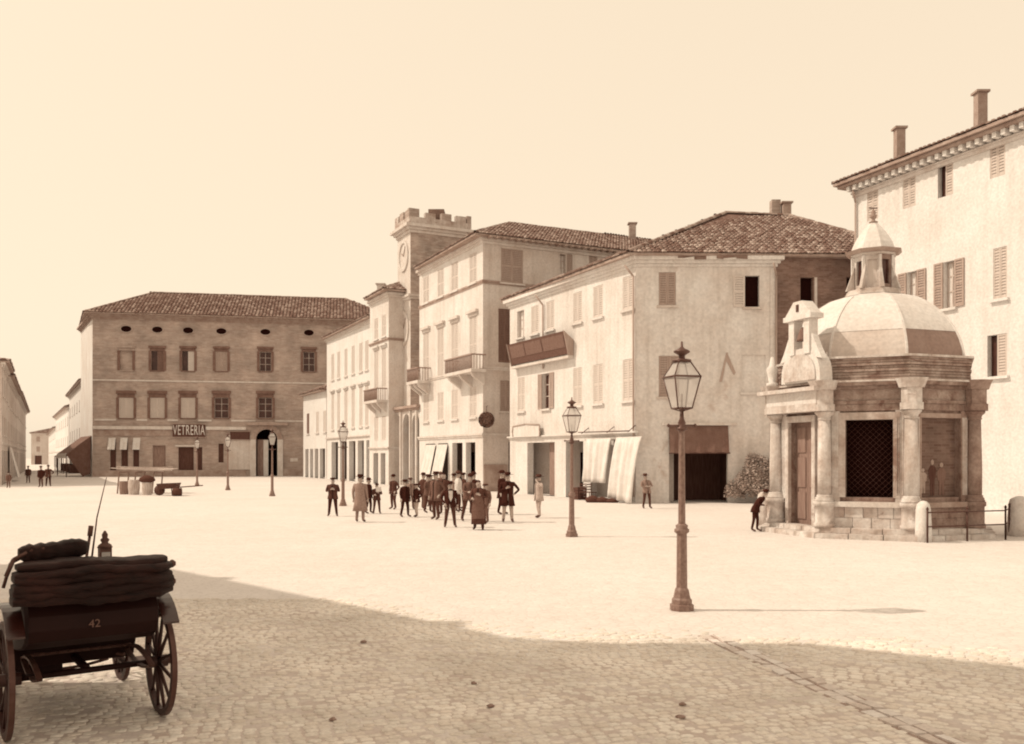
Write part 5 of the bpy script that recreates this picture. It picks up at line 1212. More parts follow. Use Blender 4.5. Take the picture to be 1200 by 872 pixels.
def ball_sign(p, r):
    t = thing('ball_sign', 'round dark brushwood ball hanging from the corner of the tall house', 'sign', p)
    m = MB()
    for i in range(900):
        z = random.uniform(-1, 1); a = random.uniform(0, 2*pi); q = sqrt(1-z*z); d = Vector((q*cos(a), q*sin(a), z)); c = Vector(p)+d*r*random.uniform(.7, 1.0)
        u_ = Vector((random.uniform(-1, 1), random.uniform(-1, 1), random.uniform(-1, 1))).cross(d).normalized(); w_ = d.cross(u_)
        m.add([c-u_*.12-w_*.03, c+u_*.12-w_*.03, c+u_*.1+w_*.03+d*.04, c-u_*.1+w_*.03+d*.04], [(0, 1, 2, 3)], M['straw'])
    m.lathe((p[0], p[1], p[2]-r*.8), [(.02, 0)]+[(r*.8*sin(pi*k/8), r*.8-r*.8*cos(pi*k/8)) for k in range(1, 8)]+[(.02, r*1.6)], M['straw'], 12); o = m.build('ball', t, recalc=False)
    m = MB(); m.bar((p[0], p[1], p[2]+r), (p[0], p[1], p[2]+r+.35), .02, M['iron']); m.bar((p[0], p[1], p[2]+r+.35), (BK.x+.3, BK.y-.1, p[2]+r+.5), .03, M['iron']); m.build('bracket', t)
Zq = 61.8; ball_sign(((570-600)/FPX*Zq, Zq, CAMH-(492-HORIZ)*Zq/FPX), .53)
# bush at the foot of the brick wing
tG = thing('bush', 'rounded leafy bush against the wall left of the chapel', 'bush', (13.4, 46.6, 0))
def blob(m, c, rx, rz, n):
    for i in range(n):
        z = random.uniform(-.5, 1); a = random.uniform(0, 2*pi); q = sqrt(max(0, 1-z*z)); k = random.uniform(.55, 1.02)*(1+.12*sin(a*5+z*4))
        d = Vector((q*cos(a), q*sin(a), z)); p = Vector(c)+Vector((d.x*rx, d.y*rx*.7, d.z*rz))*k
        if p.z < .03: continue
        s = random.uniform(.035, .075); u_ = Vector((random.uniform(-1, 1), random.uniform(-1, 1), random.uniform(-.6, .6))).normalized(); w_ = u_.cross(d+Vector((.1, .2, .3))).normalized()
        m.add([p-u_*s, p+w_*s*.5, p+u_*s, p-w_*s*.5], [(0, 1, 2, 3)], M['leaf'])
m = MB()
for c_, r_, h_, n_ in (((12.9, 46.7, 1.5), .85, 1.0, 5000), ((13.6, 46.8, 1.2), .75, .9, 3500), ((12.3, 46.7, 1.0), .7, .8, 3500), ((13.2, 46.5, .7), .9, .7, 3000), ((11.7, 46.9, .6), .55, .6, 2200), ((12.6, 46.8, 2.2), .4, .45, 900), ((13.7, 46.9, 2.0), .4, .4, 900)): blob(m, c_, r_, h_, n_)
o = m.build('foliage', tG, recalc=False)
m = MB()
for k in range(7): a = k*.9; m.tube([(13.1, 46.8, 0), (13.1+.25*cos(a), 46.8+.2*sin(a), .7), (13.1+.8*cos(a), 46.8+.5*sin(a), 1.7)], .035, M['wood_mid'])
m.build('stem', tG)
# furniture before the curtains
def chair(p, rz, label):
    t = thing('chair', label, 'chair', p, None, rz, True); mt = M['wood_dark']
    m = MB(); m.box(-.22, .22, -.2, .22, .44, .48, mt); m.build('seat', t)
    for x in (-.19, .19):
        for y in (-.17, .19):
            m = MB(); m.bar((x, y, 0), (x, y, .44 if y < 0 else .95), .02, mt); m.build('leg', t)
    for z in (.62, .76, .9):
        m = MB(); m.box(-.19, .19, .18, .205, z-.03, z+.03, mt); m.build('back_slat', t)
chair(fL.p(fL.s(703), 1.0, 0), 2.4, 'dark wooden chair standing before the straight white curtain')
chair(fL.p(fL.s(710), .95, 0), .7, 'dark wooden chair next to the swelling white curtain')
def crate(p, rz, sx, sy, sz, label, mat='wood_mid'):
    t = thing('crate', label, 'crate', p, None, rz, True); n = 4
    for k in range(n):
        m = MB(); z0, z1 = sz*k/n+.01, sz*(k+1)/n-.01
        for q in ((-sx, sx, -sy, -sy+.02), (-sx, sx, sy-.02, sy)): m.box(q[0], q[1], q[2], q[3], z0, z1, M[mat])
        for q in ((-sx, -sx+.02), (sx-.02, sx)): m.box(q[0], q[1], -sy+.021, sy-.021, z0, z1, M[mat])
        m.build('plank', t)
    m = MB()
    for x in (-sx+.04, sx-.04):
        for y in (-sy-.012, sy+.012): m.box(x-.03, x+.03, y-.01, y+.01, .005, sz, M[mat])
    m.build('batten', t)
    m = MB(); m.box(-sx+.02, sx-.02, -sy+.02, sy-.02, sz*.9, sz*.93, M['cloth_e']); m.build('content', t)
crate(fL.p(fL.s(694), .9, 0), .6, .3, .3, .7, 'wooden crate left of the chairs before the curtain', 'wood_dark')
p = fL.p(fL.s(733), 1.5, 0)
for k in range(3):
    b_ = MB(); q = p+Vector((-.5+.5*k, -.1*k, 0)); h_ = .34-.07*k
    b_.lathe(q, [(.26, 0), (.33, h_*.35), (.28, h_*.75), (.12, h_), (.02, h_+.04)], M['cloth_b'], 12, 0, True, 1.2, .8)
    tag(b_.build('bundle'), ('largest dark cloth bundle at the foot of the swelling curtain', 'middle dark cloth bundle at the foot of the swelling curtain', 'smallest cloth bundle by the leaning man')[k], 'bundle', 'bundles under the curtain')
# ================================================================== CARRIAGE
tV = thing('carriage', 'dark open carriage with folded leather hood seen from behind', 'carriage', (-3.8, 8.0, 0), None, radians(35.5), True)
def wheel(x, y, R, n=12, dish=.03):
    m = MB(); sg = 1 if x > 0 else -1
    for i in range(n):
        a = 2*pi*i/n+.2; m.bar((x+sg*dish*.2, y+cos(a)*.05, R+sin(a)*.05), (x+sg*dish, y+cos(a)*(R-.05), R+sin(a)*(R-.05)), .02, M['wheel_wood'], 6, .014)
    w_ = m.build('wheel', tV)
    def ringx(r0, r1, hw, mat, nm):
        q = MB(); k = 40; vs = []
        for i in range(k):
            a = 2*pi*i/k
            for dx, r in ((-hw, r0), (hw, r0), (hw, r1), (-hw, r1)): vs.append((x+sg*dish+dx, y+cos(a)*r, R+sin(a)*r))
        fs = []
        for i in range(k):
            j = (i+1) % k
            for c in range(4): fs.append((i*4+c, i*4+(c+1) % 4, j*4+(c+1) % 4, j*4+c))
        q.add(vs, fs, M[mat]); q.build(nm, w_)
    ringx(R-.065, R-.017, .024, 'wheel_wood', 'rim'); ringx(R-.0165, R, .022, 'iron', 'tyre')
    q = MB(); q.bar((x-.09, y, R), (x+.09, y, R), .055, M['wheel_wood'], 12); q.bar((x+sg*.09, y, R), (x+sg*.14, y, R), .035, M['bright_metal' if 0 else 'iron'], 10); q.build('hub', w_)
for x in (-.605, .605): wheel(x, 0, .5)
for x in (-.4, .6): wheel(x, 1.62, .41, 12)
m = MB(); m.bar((-.58, 0, .5), (.58, 0, .5), .028, M['lacquer'], 8); m.build('axle', tV)
m = MB(); m.bar((-.45, 1.62, .41), (.45, 1.62, .41), .028, M['lacquer'], 8); m.build('axle', tV)
for x in (-.44, .44):
    m = MB()
    for sg in (1, -1):
        pts = [(x, -.5+i*.1, .575+sg*(.075*(1-((i-5)/5)**2))) for i in range(11)]
        for (a, b) in zip(pts, pts[1:]): m.hexa([(a[0]-.022, a[1], a[2]-.01), (a[0]+.022, a[1], a[2]-.01), (b[0]+.022, b[1], b[2]-.01), (b[0]-.022, b[1], b[2]-.01), (a[0]-.022, a[1], a[2]+.01), (a[0]+.022, a[1], a[2]+.01), (b[0]+.022, b[1], b[2]+.01), (b[0]-.022, b[1], b[2]+.01)], M['iron'])
    m.build('leaf_spring', tV)
m = MB()
for z0, bow in ((.62, .0), (.44, -.06), (.3, -.05)):
    pts = [(-.45+.09*i, .35 if z0 > .5 else 1.35, z0+bow*(1-((i-5)/5)**2)) for i in range(11)]; m.tube(pts, .018, M['iron'], 6)
m.bar((0, 0, .52), (0, 1.6, .5), .035, M['lacquer'], 8); m.bar((-.42, .5, .5), (-.1, 1.5, .48), .02, M['iron']); m.bar((.42, .5, .5), (.1, 1.5, .48), .02, M['iron']); m.build('undercarriage', tV)
# tub: curved section swept across
def sweep(name, prof, hw, mat, bulge=.04, parent=None):
    m = MB(); n = len(prof); xs = [-hw, -hw*.96, -hw*.5, 0, hw*.5, hw*.96, hw]; vs = []
    cy, cz = sum(p[0] for p in prof)/n, sum(p[1] for p in prof)/n
    for i, x in enumerate(xs):
        k = (.9, 1, 1+bulge*.7, 1+bulge, 1+bulge*.7, 1, .9)[i]
        for y, z in prof: vs.append((x, cy+(y-cy)*k, cz+(z-cz)*(1 if k > 1 else k)))
    fs = [(i*n+j, i*n+(j+1) % n, (i+1)*n+(j+1) % n, (i+1)*n+j) for i in range(len(xs)-1) for j in range(n)]+[tuple(range(n)), tuple(range(6*n, 7*n))]
    m.add(vs, fs, M[mat], None, False); return m.build(name, parent or tV)
sweep('body', [(-.34, 1.2), (-.42, 1.08), (-.43, .96), (-.38, .86), (-.2, .78), (.1, .72), (.5, .66), (.62, .45), (1.0, .43), (1.08, .62), (1.12, .95), (1.0, .98), (.9, .66), (.6, .8), (.2, .86), (-.12, .95), (-.2, 1.2)], .53, 'lacquer')
m = MB(); m.box(-.5, .5, -.2, .25, .9, 1.08, M['leather']); m.box(-.48, .48, -.22, -.05, 1.085, 1.4, M['leather']); m.build('seat', tV)
m = MB(); m.box(-.42, .42, 1.0, 1.5, 1.0, 1.12, M['leather']); m.box(-.4, .4, 1.02, 1.45, .75, .995, M['lacquer']); m.build('box_seat', tV)
m = MB(); m.box(-.46, -.02, 1.1, 1.45, .26, .74, M['lacquer']); m.box(-.48, 0, 1.08, 1.47, .743, .78, M['leather']); m.build('toolbox', tV)
m = MB(); m.hexa([(-.4, 1.6, .5), (.4, 1.6, .5), (.4, 1.63, .5), (-.4, 1.63, .5), (-.4, 1.85, 1.0), (.4, 1.85, 1.0), (.4, 1.88, 1.0), (-.4, 1.88, 1.0)], M['leather']); m.build('dashboard', tV)
def fold(z, hw, ry, rz, y, slope, sd):
    m = MB(); r_ = random.Random(sd); n, k = 18, 10; vs = []
    for i in range(n+1):
        x = -hw+2*hw*i/n; ed = min(1, 5*min(i, n-i)/n+.55); ph = r_.uniform(-.016, .016)
        for j in range(k):
            a = 2*pi*j/k; c_, s_ = cos(a), sin(a)
            vs.append((x, y+ry*ed*(abs(c_)**.5)*(1 if c_ > 0 else -1)+ph, z+slope*x+rz*ed*(abs(s_)**.55)*(1 if s_ > 0 else -1)+ph*.5-.012*sin(x*7+sd)))
    fs = [(i*k+j, i*k+(j+1) % k, (i+1)*k+(j+1) % k, (i+1)*k+j) for i in range(n) for j in range(k)]+[tuple(range(k)), tuple(range(n*k, (n+1)*k))]
    m.add(vs, fs, M['leather'], None, True); return m
hd = fold(1.22, .63, .25, .06, -.34, .0, 1).build('hood', tV)
for i, (z, hw, ry, rz, y) in enumerate(((1.275, .63, .25, .05, -.36), (1.33, .625, .235, .05, -.38), (1.385, .62, .23, .048, -.365), (1.44, .615, .23, .046, -.37), (1.49, .59, .2, .042, -.33))): fold(z, hw, ry, rz, y, (.01, .02, -.02, .015, -.01)[i], i+2).build('hood_fold', hd)
m = MB()
for z in (1.27, 1.43):
    m.bar((.56, -.3, z), (.66, -.3, z), .016, M['iron']); m.lathe((.66, -.3, z-.03), [(.01, 0), (.035, .02), (.035, .05), (.01, .07)], M['iron'], 8)
m.tube([(.64, .2, 1.15), (.65, -.1, 1.42), (.65, -.4, 1.3)], .013, M['iron']); m.build('hood_iron', tV)
m = fold(1.58, .27, .11, .075, -.12, .03, 9); o = m.build('seat_roll', tV); o.location = (-.28, 0, .02)
m = MB(); m.tube([(-.66, -.3, 1.42), (-.6, -.25, 1.55), (-.45, -.2, 1.62), (-.3, -.2, 1.63)], .018, M['iron']); m.tube([(-.66, -.1, 1.3), (-.6, -.05, 1.5), (-.42, 0, 1.58)], .014, M['iron']); m.build('hood_bow', tV)
for sx in (-1, 1):
    m = MB(); pts = [(.0+.62*cos(a), .5+.64*sin(a)) for a in [radians(x) for x in range(62, 140, 7)]]
    for (y0, z0), (y1, z1) in zip(pts, pts[1:]): m.hexa([(sx*.54, y0, z0), (sx*.68, y0, z0), (sx*.68, y1, z1), (sx*.54, y1, z1), (sx*.54, y0, z0+.018), (sx*.68, y0, z0+.018), (sx*.68, y1, z1+.018), (sx*.54, y1, z1+.018)], M['mudguard'])
    m.bar((sx*.5, -.2, .9), (sx*.6, -.35, 1.03), .014, M['iron']); m.build('mudguard', tV)
    m = MB(); m.box(sx*.56-.12, sx*.56+.12, .62, .88, .36, .385, M['iron']); m.bar((sx*.5, .75, .38), (sx*.5, .75, .6), .014, M['iron']); m.build('step', tV)
for sx in (.33,):
    m = MB(); m.box(sx-.055, sx+.055, .85, .96, 1.32, 1.5, M['iron']); m.lathe((sx, .905, 1.5), [(.075, 0), (.06, .03), (.03, .05), (.045, .08), (.025, .1), (.03, .13), (.008, .17)], M['iron'], 8); m.bar((sx, .9, 1.05), (sx, .9, 1.32), .02, M['iron'])
    q = m.build('carriage_lamp', tV); m = MB(); m.box(sx-.04, sx+.04, .845, .849, 1.35, 1.46, M['glass']); m.build('glass', q)
m = MB(); m.bar((.12, 1.0, 1.0), (.2, .95, 1.62), .014, M['iron']); m.bar((.2, .95, 1.62), (.21, .94, 1.72), .024, M['wood_dark']); m.bar((-.02, .98, 1.55), (.18, .97, 1.5), .008, M['iron']); m.build('brake_lever', tV)
cu = bpy.data.curves.new('n', 'FONT'); cu.body = '42'; cu.size = .095; cu.align_x = 'CENTER'; cu.extrude = .002; to = bpy.data.objects.new('tmp', cu); COL.objects.link(to); bpy.context.view_layer.update()
me = bpy.data.meshes.new_from_object(to.evaluated_get(bpy.context.evaluated_depsgraph_get())); bpy.data.objects.remove(to)
for v in me.vertices: v.co = Vector((v.co.x-.02, -.478-v.co.z, .96+v.co.y))
me.materials.clear(); me.materials.append(M['number_paint']); no = bpy.data.objects.new('number', me); COL.objects.link(no); no.parent = tV
m = MB(); pts = [Vector((-4.22, 8.98, 1.15)), Vector((-4.21, 8.98, 1.4)), Vector((-4.15, 8.96, 1.8)), Vector((-4.05, 8.95, 2.2))]
m.bar(pts[0], pts[1], .016, M['wood_dark']); m.bar(pts[1], pts[2], .011, M['wood_dark'], 6, .007); m.bar(pts[2], pts[3], .007, M['wood_dark'], 6, .004); tag(m.build('whip'), 'thin whip standing upright in the dark carriage', 'whip')
for px, py, r, lb in ((390, 846, .028, 'dark droppings on the paving at the bottom, left of centre'), (426, 754, .035, 'dark droppings on the paving right of the carriage'), (555, 803, .024, 'small dark stone on the paving near the middle'), (575, 830, .03, 'dark flat stone on the paving below the middle'), (800, 828, .028, 'dark stone on the shaded paving left of the gutter'), (797, 843, .036, 'largest dark stone on the shaded paving left of the gutter')):
    m = MB(); m.lathe(G(px, py), [(r*.7, .0), (r*.9, .01), (r*.6, .022), (r*.2, .03)], M['cloth_d'], 9, 0, True, 1.5, 1)
    for i, v in enumerate(m.v): m.v[i] = (v[0]+random.uniform(-.008, .008), v[1]+random.uniform(-.008, .008), v[2]+.012)
    tag(m.build('stone' if 'stone' in lb else 'droppings'), lb, 'stone' if 'stone' in lb else 'droppings', 'litter on the near paving')
# ================================================================== PLANK STALL IN THE SQUARE
tQ = thing('plank_table', 'trestle table of loose pale planks in the open square', 'table', (-24.6, 60, 0))
for k in range(7):
    m = MB(); y = 59.2+k*.26; j = random.uniform(-.5, .5); tl = random.uniform(-.08, .16); z = 1.45+.04*k+random.uniform(0, .06)
    m.hexa([(-26.4+j, y, z+tl), (-23.0+j, y+random.uniform(-.2, .2), z-tl*.3), (-23.0+j, y+.24, z-tl*.3), (-26.4+j, y+.24, z+tl), (-26.4+j, y, z+.05+tl), (-23.0+j, y, z+.05-tl*.3), (-23.0+j, y+.24, z+.05-tl*.3), (-26.4+j, y+.24, z+.05+tl)], M['wood_pale'])
    m.build('plank', tQ)
for x in (-26.0, -24.9, -23.7):
    for y in (59.3, 60.8):
        m = MB(); m.bar((x-.12, y, 0), (x, y, 1.43), .05, M['wood_mid']); m.build('leg', tQ)
    m = MB(); m.bar((x, 59.2, 1.4), (x, 60.9, 1.4), .05, M['wood_mid']); m.build('crossbar', tQ)
def barrel(x, y, r, h, label, mat):
    t = thing('basket', label, 'basket', (x, y, 0), 'baskets at the plank table'); n = 16
    for k in range(n):
        m = MB(); a0, a1 = 2*pi*k/n+.015, 2*pi*(k+1)/n-.015; v = []
        for z, rr in ((0, .85), (h*.5, 1), (h, .95)):
            for a, q in ((a0, rr), (a1, rr), (a1, rr-.08), (a0, rr-.08)): v.append((x+r*q*cos(a), y+r*q*sin(a), z))
        m.add(v, [(i+4*l, (i+1) % 4+4*l, (i+1) % 4+4*(l+1), i+4*(l+1)) for l in (0, 1) for i in range(4)]+[(0, 1, 2, 3), (8, 9, 10, 11)], M[mat]); m.build('stave', t)
    m = MB(); m.lathe((x, y, .05), [(r*.8, 0), (r*.84, h*.8)], M['cloth_c'], 12); m.build('content', t)
barrel(-24.3, 57.6, .36, .95, 'tall pale basket before the middle of the plank table', 'wood_pale'); barrel(-23.3, 57.2, .32, .8, 'pale basket under a dark sack right of the plank table', 'wood_pale'); barrel(-25.2, 58.2, .3, .85, 'brown basket left of the tall pale basket', 'wood_mid')
m = MB(); m.lathe((-23.3, 57.2, .81), [(.3, 0), (.42, .12), (.36, .3), (.15, .42), (.03, .45)], M['cloth_b'], 12, 0, True, 1.3, .9); tag(m.build('sack'), 'dark sack lying on the right basket by the plank table', 'sack')
tZ = thing('handcart', 'small dark handcart on the ground right of the plank table', 'cart', (-21.4, 56.4, 0))
m = MB(); m.hexa([(-22.1, 56, .4), (-21.1, 56.1, .45), (-21.1, 56.8, .45), (-22.1, 56.8, .4), (-22.2, 55.9, .75), (-21.0, 56, .8), (-21.0, 56.9, .8), (-22.2, 56.9, .75)], M['wood_dark']); m.build('tray', tZ)
for y in (56.05, 56.8):
    m = MB(); m.bar((-21.2, y, .5), (-19.6, y, .62), .035, M['wood_dark']); m.build('handle', tZ)
    m = MB(); m.bar((-21.3, y, .45), (-21.25, y, 0), .035, M['wood_dark']); m.build('leg', tZ)
m = MB(); m.bar((-22.2, 56.38, .33), (-22.2, 56.48, .33), .33, M['wood_dark'], 16); m.build('wheel', tZ)
m = MB(); m.bar((-21.0, 55.5, .25), (-20.5, 55.6, .25), .25, M['cloth_b'], 14); tag(m.build('keg'), 'small dark keg lying by the handcart', 'keg')
# ================================================================== PEOPLE
PEOPLE = []
def person(px, fy, hy, label, face=0, arms=('down', 'down'), top='cloth_a', legs='cloth_a', hat='bowler', coat=.78, lean=0, stance=.1, front=None, skirt=None, apron=None, group='people standing on the square', stoop=0, hatc='cloth_a', step=.06, beard=False):
    p = G(px, fy); Hm = max(1.15, min(1.85, (fy-hy)*p.y/FPX)); PEOPLE.append((p, Hm/1.78, label, face, arms, top, legs, hat, coat, lean, stance, front, skirt, apron, group, stoop, hatc, step, beard))
ARM = {'down': ((.225, .03, 1.13), (.235, -.05, .87)), 'hip': ((.36, .1, 1.15), (.2, -.02, 1.0)), 'chest': ((.25, .0, 1.12), (.06, -.2, 1.22)), 'pocket': ((.29, .08, 1.13), (.19, -.06, .92)),
       'back': ((.26, .12, 1.14), (.08, .17, .98)), 'forward': ((.24, -.08, 1.12), (.16, -.3, 1.1)), 'crossed': ((.26, -.05, 1.13), (-.02, -.2, 1.13)), 'side': ((.38, .02, 1.2), (.42, -.08, .98)), 'up': ((.33, -.05, 1.25), (.12, -.14, 1.48))}
def make_people():
    objs = []
    for (p, sc_, label, fz, arms, top, legs, hat, coat, lean, stance, front, skirt, apron, group, stoop, hatc, step, beard) in PEOPLE:
        V = []; E = []; R = []; T = []       # joints, bones, radii, bone tone
        def J(co, r, par=None, t=0):
            x, y, z = co
            if z > .95: y -= stoop*(z-.95)*.75; z -= stoop*(z-.95)*.16; x += lean*(z-.95)
            V.append(Vector((x+lean*.0, y, z))); R.append(r if isinstance(r, tuple) else (r, r))
            if par is not None: E.append((par, len(V)-1)); T.append((par, len(V)-1, t))
            return len(V)-1
        pel = J((0, 0, .93), (.15, .115)); sp = J((0, 0, 1.1), (.145, .11), pel, 'top'); ch = J((0, 0, 1.3), (.165, .12), sp, 'top'); nb = J((0, .01, 1.43), (.075, .07), ch, 'top')
        nk = J((0, 0, 1.5), .052, nb, 'skin'); h0 = J((0, -.015, 1.575), (.068, .08), nk, 'skin'); h1 = J((0, -.005, 1.66), (.074, .09), h0, 'skin'); J((0, .005, 1.735), (.05, .06), h1, 'hair')
        J((0, -.115, 1.605), .012, h0, 'skin')
        for s in (-1, 1): J((s*.086, .005, 1.61), .014, h0, 'skin')
        for s, ar in ((-1, arms[0]), (1, arms[1])):
            hp = J((s*.09, 0, .86), (.088, .1), pel, 'legs'); fw = step*s
            stance *= .62 if s == -1 else 1; kn = J((s*(.085+stance*.35), -.02-fw*.6, .48), (.06, .065), hp, 'legs'); an = J((s*(.08+stance*.75), .03-fw, .1), (.046, .05), kn, 'legs'); J((s*(.09+stance*.95), -.13-fw, .035), (.042, .035), an, 'shoe')
            sh = J((s*.185, .0, 1.385), (.062, .062), ch, 'top'); e_, w_ = ARM[ar]
            el = J((s*e_[0], e_[1], e_[2]), (.046, .046), sh, 'top'); wr = J((s*w_[0], w_[1], w_[2]), (.032, .034), el, 'top')
            d = (Vector((s*w_[0], w_[1], w_[2]))-Vector((s*e_[0], e_[1], e_[2]))).normalized(); side = d.cross(Vector((0, 1, .2))).normalized(); nr = side.cross(d)
            wv = Vector((s*w_[0], w_[1], w_[2])); pm = J(tuple(wv+d*.06), (.034, .018), wr, 'skin')
            for f in range(4):
                o_ = side*(f-1.5)*.02; l = (.055, .066, .062, .048)[f]; k1 = J(tuple(wv+d*(.06+l*.75)+o_*1.1+nr*.006), .0095, pm, 'skin'); J(tuple(wv+d*(.06+l*1.35)+o_+nr*.03), .008, k1, 'skin')
            t1 = J(tuple(wv+d*.055-side*s*.045+nr*.012), .011, pm, 'skin'); J(tuple(wv+d*.09-side*s*.05+nr*.028), .009, t1, 'skin')
        me = bpy.data.meshes.new('b'); me.from_pydata([v*sc_ for v in V], E, []); ob = bpy.data.objects.new('b', me); COL.objects.link(ob)
        ob.modifiers.new('skin', 'SKIN'); sk = me.skin_vertices[0].data
        for i, r in enumerate(R): sk[i].radius = (r[0]*sc_, r[1]*sc_); sk[i].use_root = (i == 0)
        sb = ob.modifiers.new('sub', 'SUBSURF'); sb.levels = 1; sb.render_levels = 1
        objs.append((ob, V, T))
    dg = bpy.context.evaluated_depsgraph_get(); dg.update()
    for (ob, V, T), (p, sc_, label, fz, arms, top, legs, hat, coat, lean, stance, front, skirt, apron, group, stoop, hatc, step, beard) in zip(objs, PEOPLE):
        me = bpy.data.meshes.new_from_object(ob.evaluated_get(dg)); me.name = 'person'; bpy.data.objects.remove(ob)
        names = {'top': top, 'legs': legs, 'skin': 'skin', 'hair': 'hair', 'shoe': 'iron'}; order = list(names); me.materials.clear()
        for n in order: me.materials.append(M[names[n]])
        for f in me.polygons:
            c = f.center/sc_; best = (9, 'top')
            for a, b, t in T:
                A, B = V[a], V[b]; ab = B-A; k = max(0, min(1, (c-A).dot(ab)/max(1e-9, ab.length_squared))); d = (c-(A+ab*k)).length
                if d < best[0]: best = (d, t)
            f.material_index = order.index(best[1]); f.use_smooth = True
        o = bpy.data.objects.new('person', me); COL.objects.link(o); o.location = p; o.rotation_euler = (0, 0, fz); o.scale = (1.16, 1.12, 1); ROOTLOC[o.name] = Vector((0, 0, 0)); tag(o, label, 'person', group)
        S = sc_
        def tf(v):
            x, y, z = v
            if z > .95: y -= stoop*(z-.95)*.75; z -= stoop*(z-.95)*.16; x += lean*(z-.95)
            return (x*S, y*S, z*S)
        def shell(name, prof, mat, gap=0, n=16):     # cloth tube round the trunk, open by 'gap' at the front
            m = MB(); vs = []; k = n if not gap else n+1
            for z, rx, ry, yo in prof:
                for i in range(k):
                    a = -pi/2+gap+(2*pi-2*gap)*i/n if gap else 2*pi*i/n
                    w_ = 1+.05*sin(a*6)*(1 if z < .9 else .2); vs.append(tf((rx*cos(a)*w_, yo+ry*sin(a)*w_, z)))
            fs = [(l*k+i, l*k+(i+1) % k, (l+1)*k+(i+1) % k, (l+1)*k+i) for l in range(len(prof)-1) for i in range(n)]
            m.add(vs, fs, M[mat], None, True); q = m.build(name, o, recalc=False); md = q.modifiers.new('t', 'SOLIDIFY'); md.thickness = .012*S; return q
        hem = max(coat, .3)
        shell('coat', [(hem, .205+(.8-hem)*.1, .165+(.8-hem)*.1, .0), ((hem+.98)/2, .195, .155, 0), (1.0, .175, .138, 0), (1.18, .178, .14, 0), (1.33, .19, .14, 0), (1.42, .15, .11, .005), (1.465, .075, .075, .01)], top, .28 if front else .12)
        if front:
            m = MB(); vs = [tf(v) for v in ((-.07, -.135, 1.42), (.07, -.135, 1.42), (.06, -.155, 1.15), (.0, -.16, 1.0), (-.06, -.155, 1.15), (0, -.15, 1.3))]; m.add(vs, [(0, 5, 4), (0, 1, 5), (1, 2, 5), (5, 2, 3), (5, 3, 4)], M[front]); m.build('shirt_front', o)
        if skirt:
            shell('skirt', [(.2, .23, .2, .02), (.4, .22, .2, .01), (.7, .2, .18, 0), (1.0, .165, .135, 0)], skirt)
        if apron:
            m = MB(); vs = []
            for z, w_, y in ((.4, .2, -.24), (.7, .2, -.215), (1.0, .16, -.17), (1.28, .09, -.165)):
                for k in range(5): x = -w_+2*w_*k/4; vs.append(tf((x, y+abs(x)*abs(x)*1.6, z)))
            m.add(vs, [(l*5+i, l*5+i+1, l*5+i+6, l*5+i+5) for l in range(3) for i in range(4)], M[apron], None, True); m.build('apron', o)
        # face: eyes, brows, mouth
        m = MB()
        for s in (-1, 1):
            c = Vector((s*.03, -.094, 1.625)); m.add([tf(c+Vector(q)) for q in ((-.012, 0, 0), (.012, 0, 0), (0, 0, .006), (0, 0, -.006), (0, -.006, 0))], [(0, 3, 4), (3, 1, 4), (1, 2, 4), (2, 0, 4)], M['hair'])
            c = Vector((s*.03, -.096, 1.648)); m.hexa([tf(c+Vector(q)) for q in ((-.016, 0, 0), (.016, 0, 0), (.016, .01, 0), (-.016, .01, 0), (-.014, 0, .006), (.014, 0, .006), (.014, .01, .006), (-.014, .01, .006))], M['hair'])
        c = Vector((0, -.098, 1.562)); m.hexa([tf(c+Vector(q)) for q in ((-.026, .004, -.004), (.026, .004, -.004), (.026, .02, -.004), (-.026, .02, -.004), (-.02, -.004, .008), (.02, -.004, .008), (.02, .02, .008), (-.02, .02, .008))], M['hair' if top in ('cloth_a', 'cloth_b') else 'cloth_d']); m.build('face', o)
        if hat:
            m = MB(); hz = 1.685; c = tf((0, -.005, hz)); k = S*1.0
            prof = {'bowler': [(.155, 0), (.16, .008), (.105, .014), (.1, .05), (.085, .09), (.05, .112), (.01, .118)], 'felt': [(.19, .01), (.2, .02), (.105, .014), (.1, .06), (.09, .105), (.03, .1), (.01, .1)],
                    'cap': [(.1, -.01), (.118, .01), (.122, .035), (.09, .06), (.01, .066)], 'straw': [(.18, 0), (.18, .012), (.1, .014), (.098, .075), (.09, .08), (.01, .08)]}[hat]
            m.lathe(c, [(r*k, z*k) for r, z in prof], M[hatc], 16, 0, True, .9, 1.08)
            if hat == 'cap': m.hexa([tf(q) for q in ((-.07, -.1, 1.675), (.07, -.1, 1.675), (.06, -.175, 1.665), (-.06, -.175, 1.665), (-.07, -.1, 1.685), (.07, -.1, 1.685), (.06, -.175, 1.672), (-.06, -.175, 1.672))], M[hatc])
            m.build('hat', o)
P = person
P(390, 605, 559, 'boy in a cap and dark suit holding his hands to his chest', .15, ('chest', 'chest'), 'cloth_b', 'cloth_a', 'cap', stance=.16)
P(422, 612, 556, 'man in a long pale grey smock turned away, leftmost pair', 3.0, ('down', 'down'), 'cloth_d', 'cloth_d', 'felt', coat=.42, hatc='cloth_a')
P(432, 602, 560, 'man in dark clothes half hidden by the grey smock', 1.3, ('down', 'down'), 'cloth_a', 'cloth_a', 'bowler')
P(441.5, 602, 566, 'boy in dark clothes holding a white package', .3, ('forward', 'chest'), 'cloth_b', 'cloth_b', 'cap', stance=.14)
P(461, 597, 556, 'man in a dark coat with legs apart, clear of the others', -.7, ('pocket', 'pocket'), 'cloth_b', 'cloth_b', 'bowler', stance=.2)
P(474.5, 606, 562, 'man in a long dark jacket and dark trousers with hands down', .8, ('down', 'down'), 'cloth_a', 'cloth_a', 'felt', coat=.72, stance=.14)
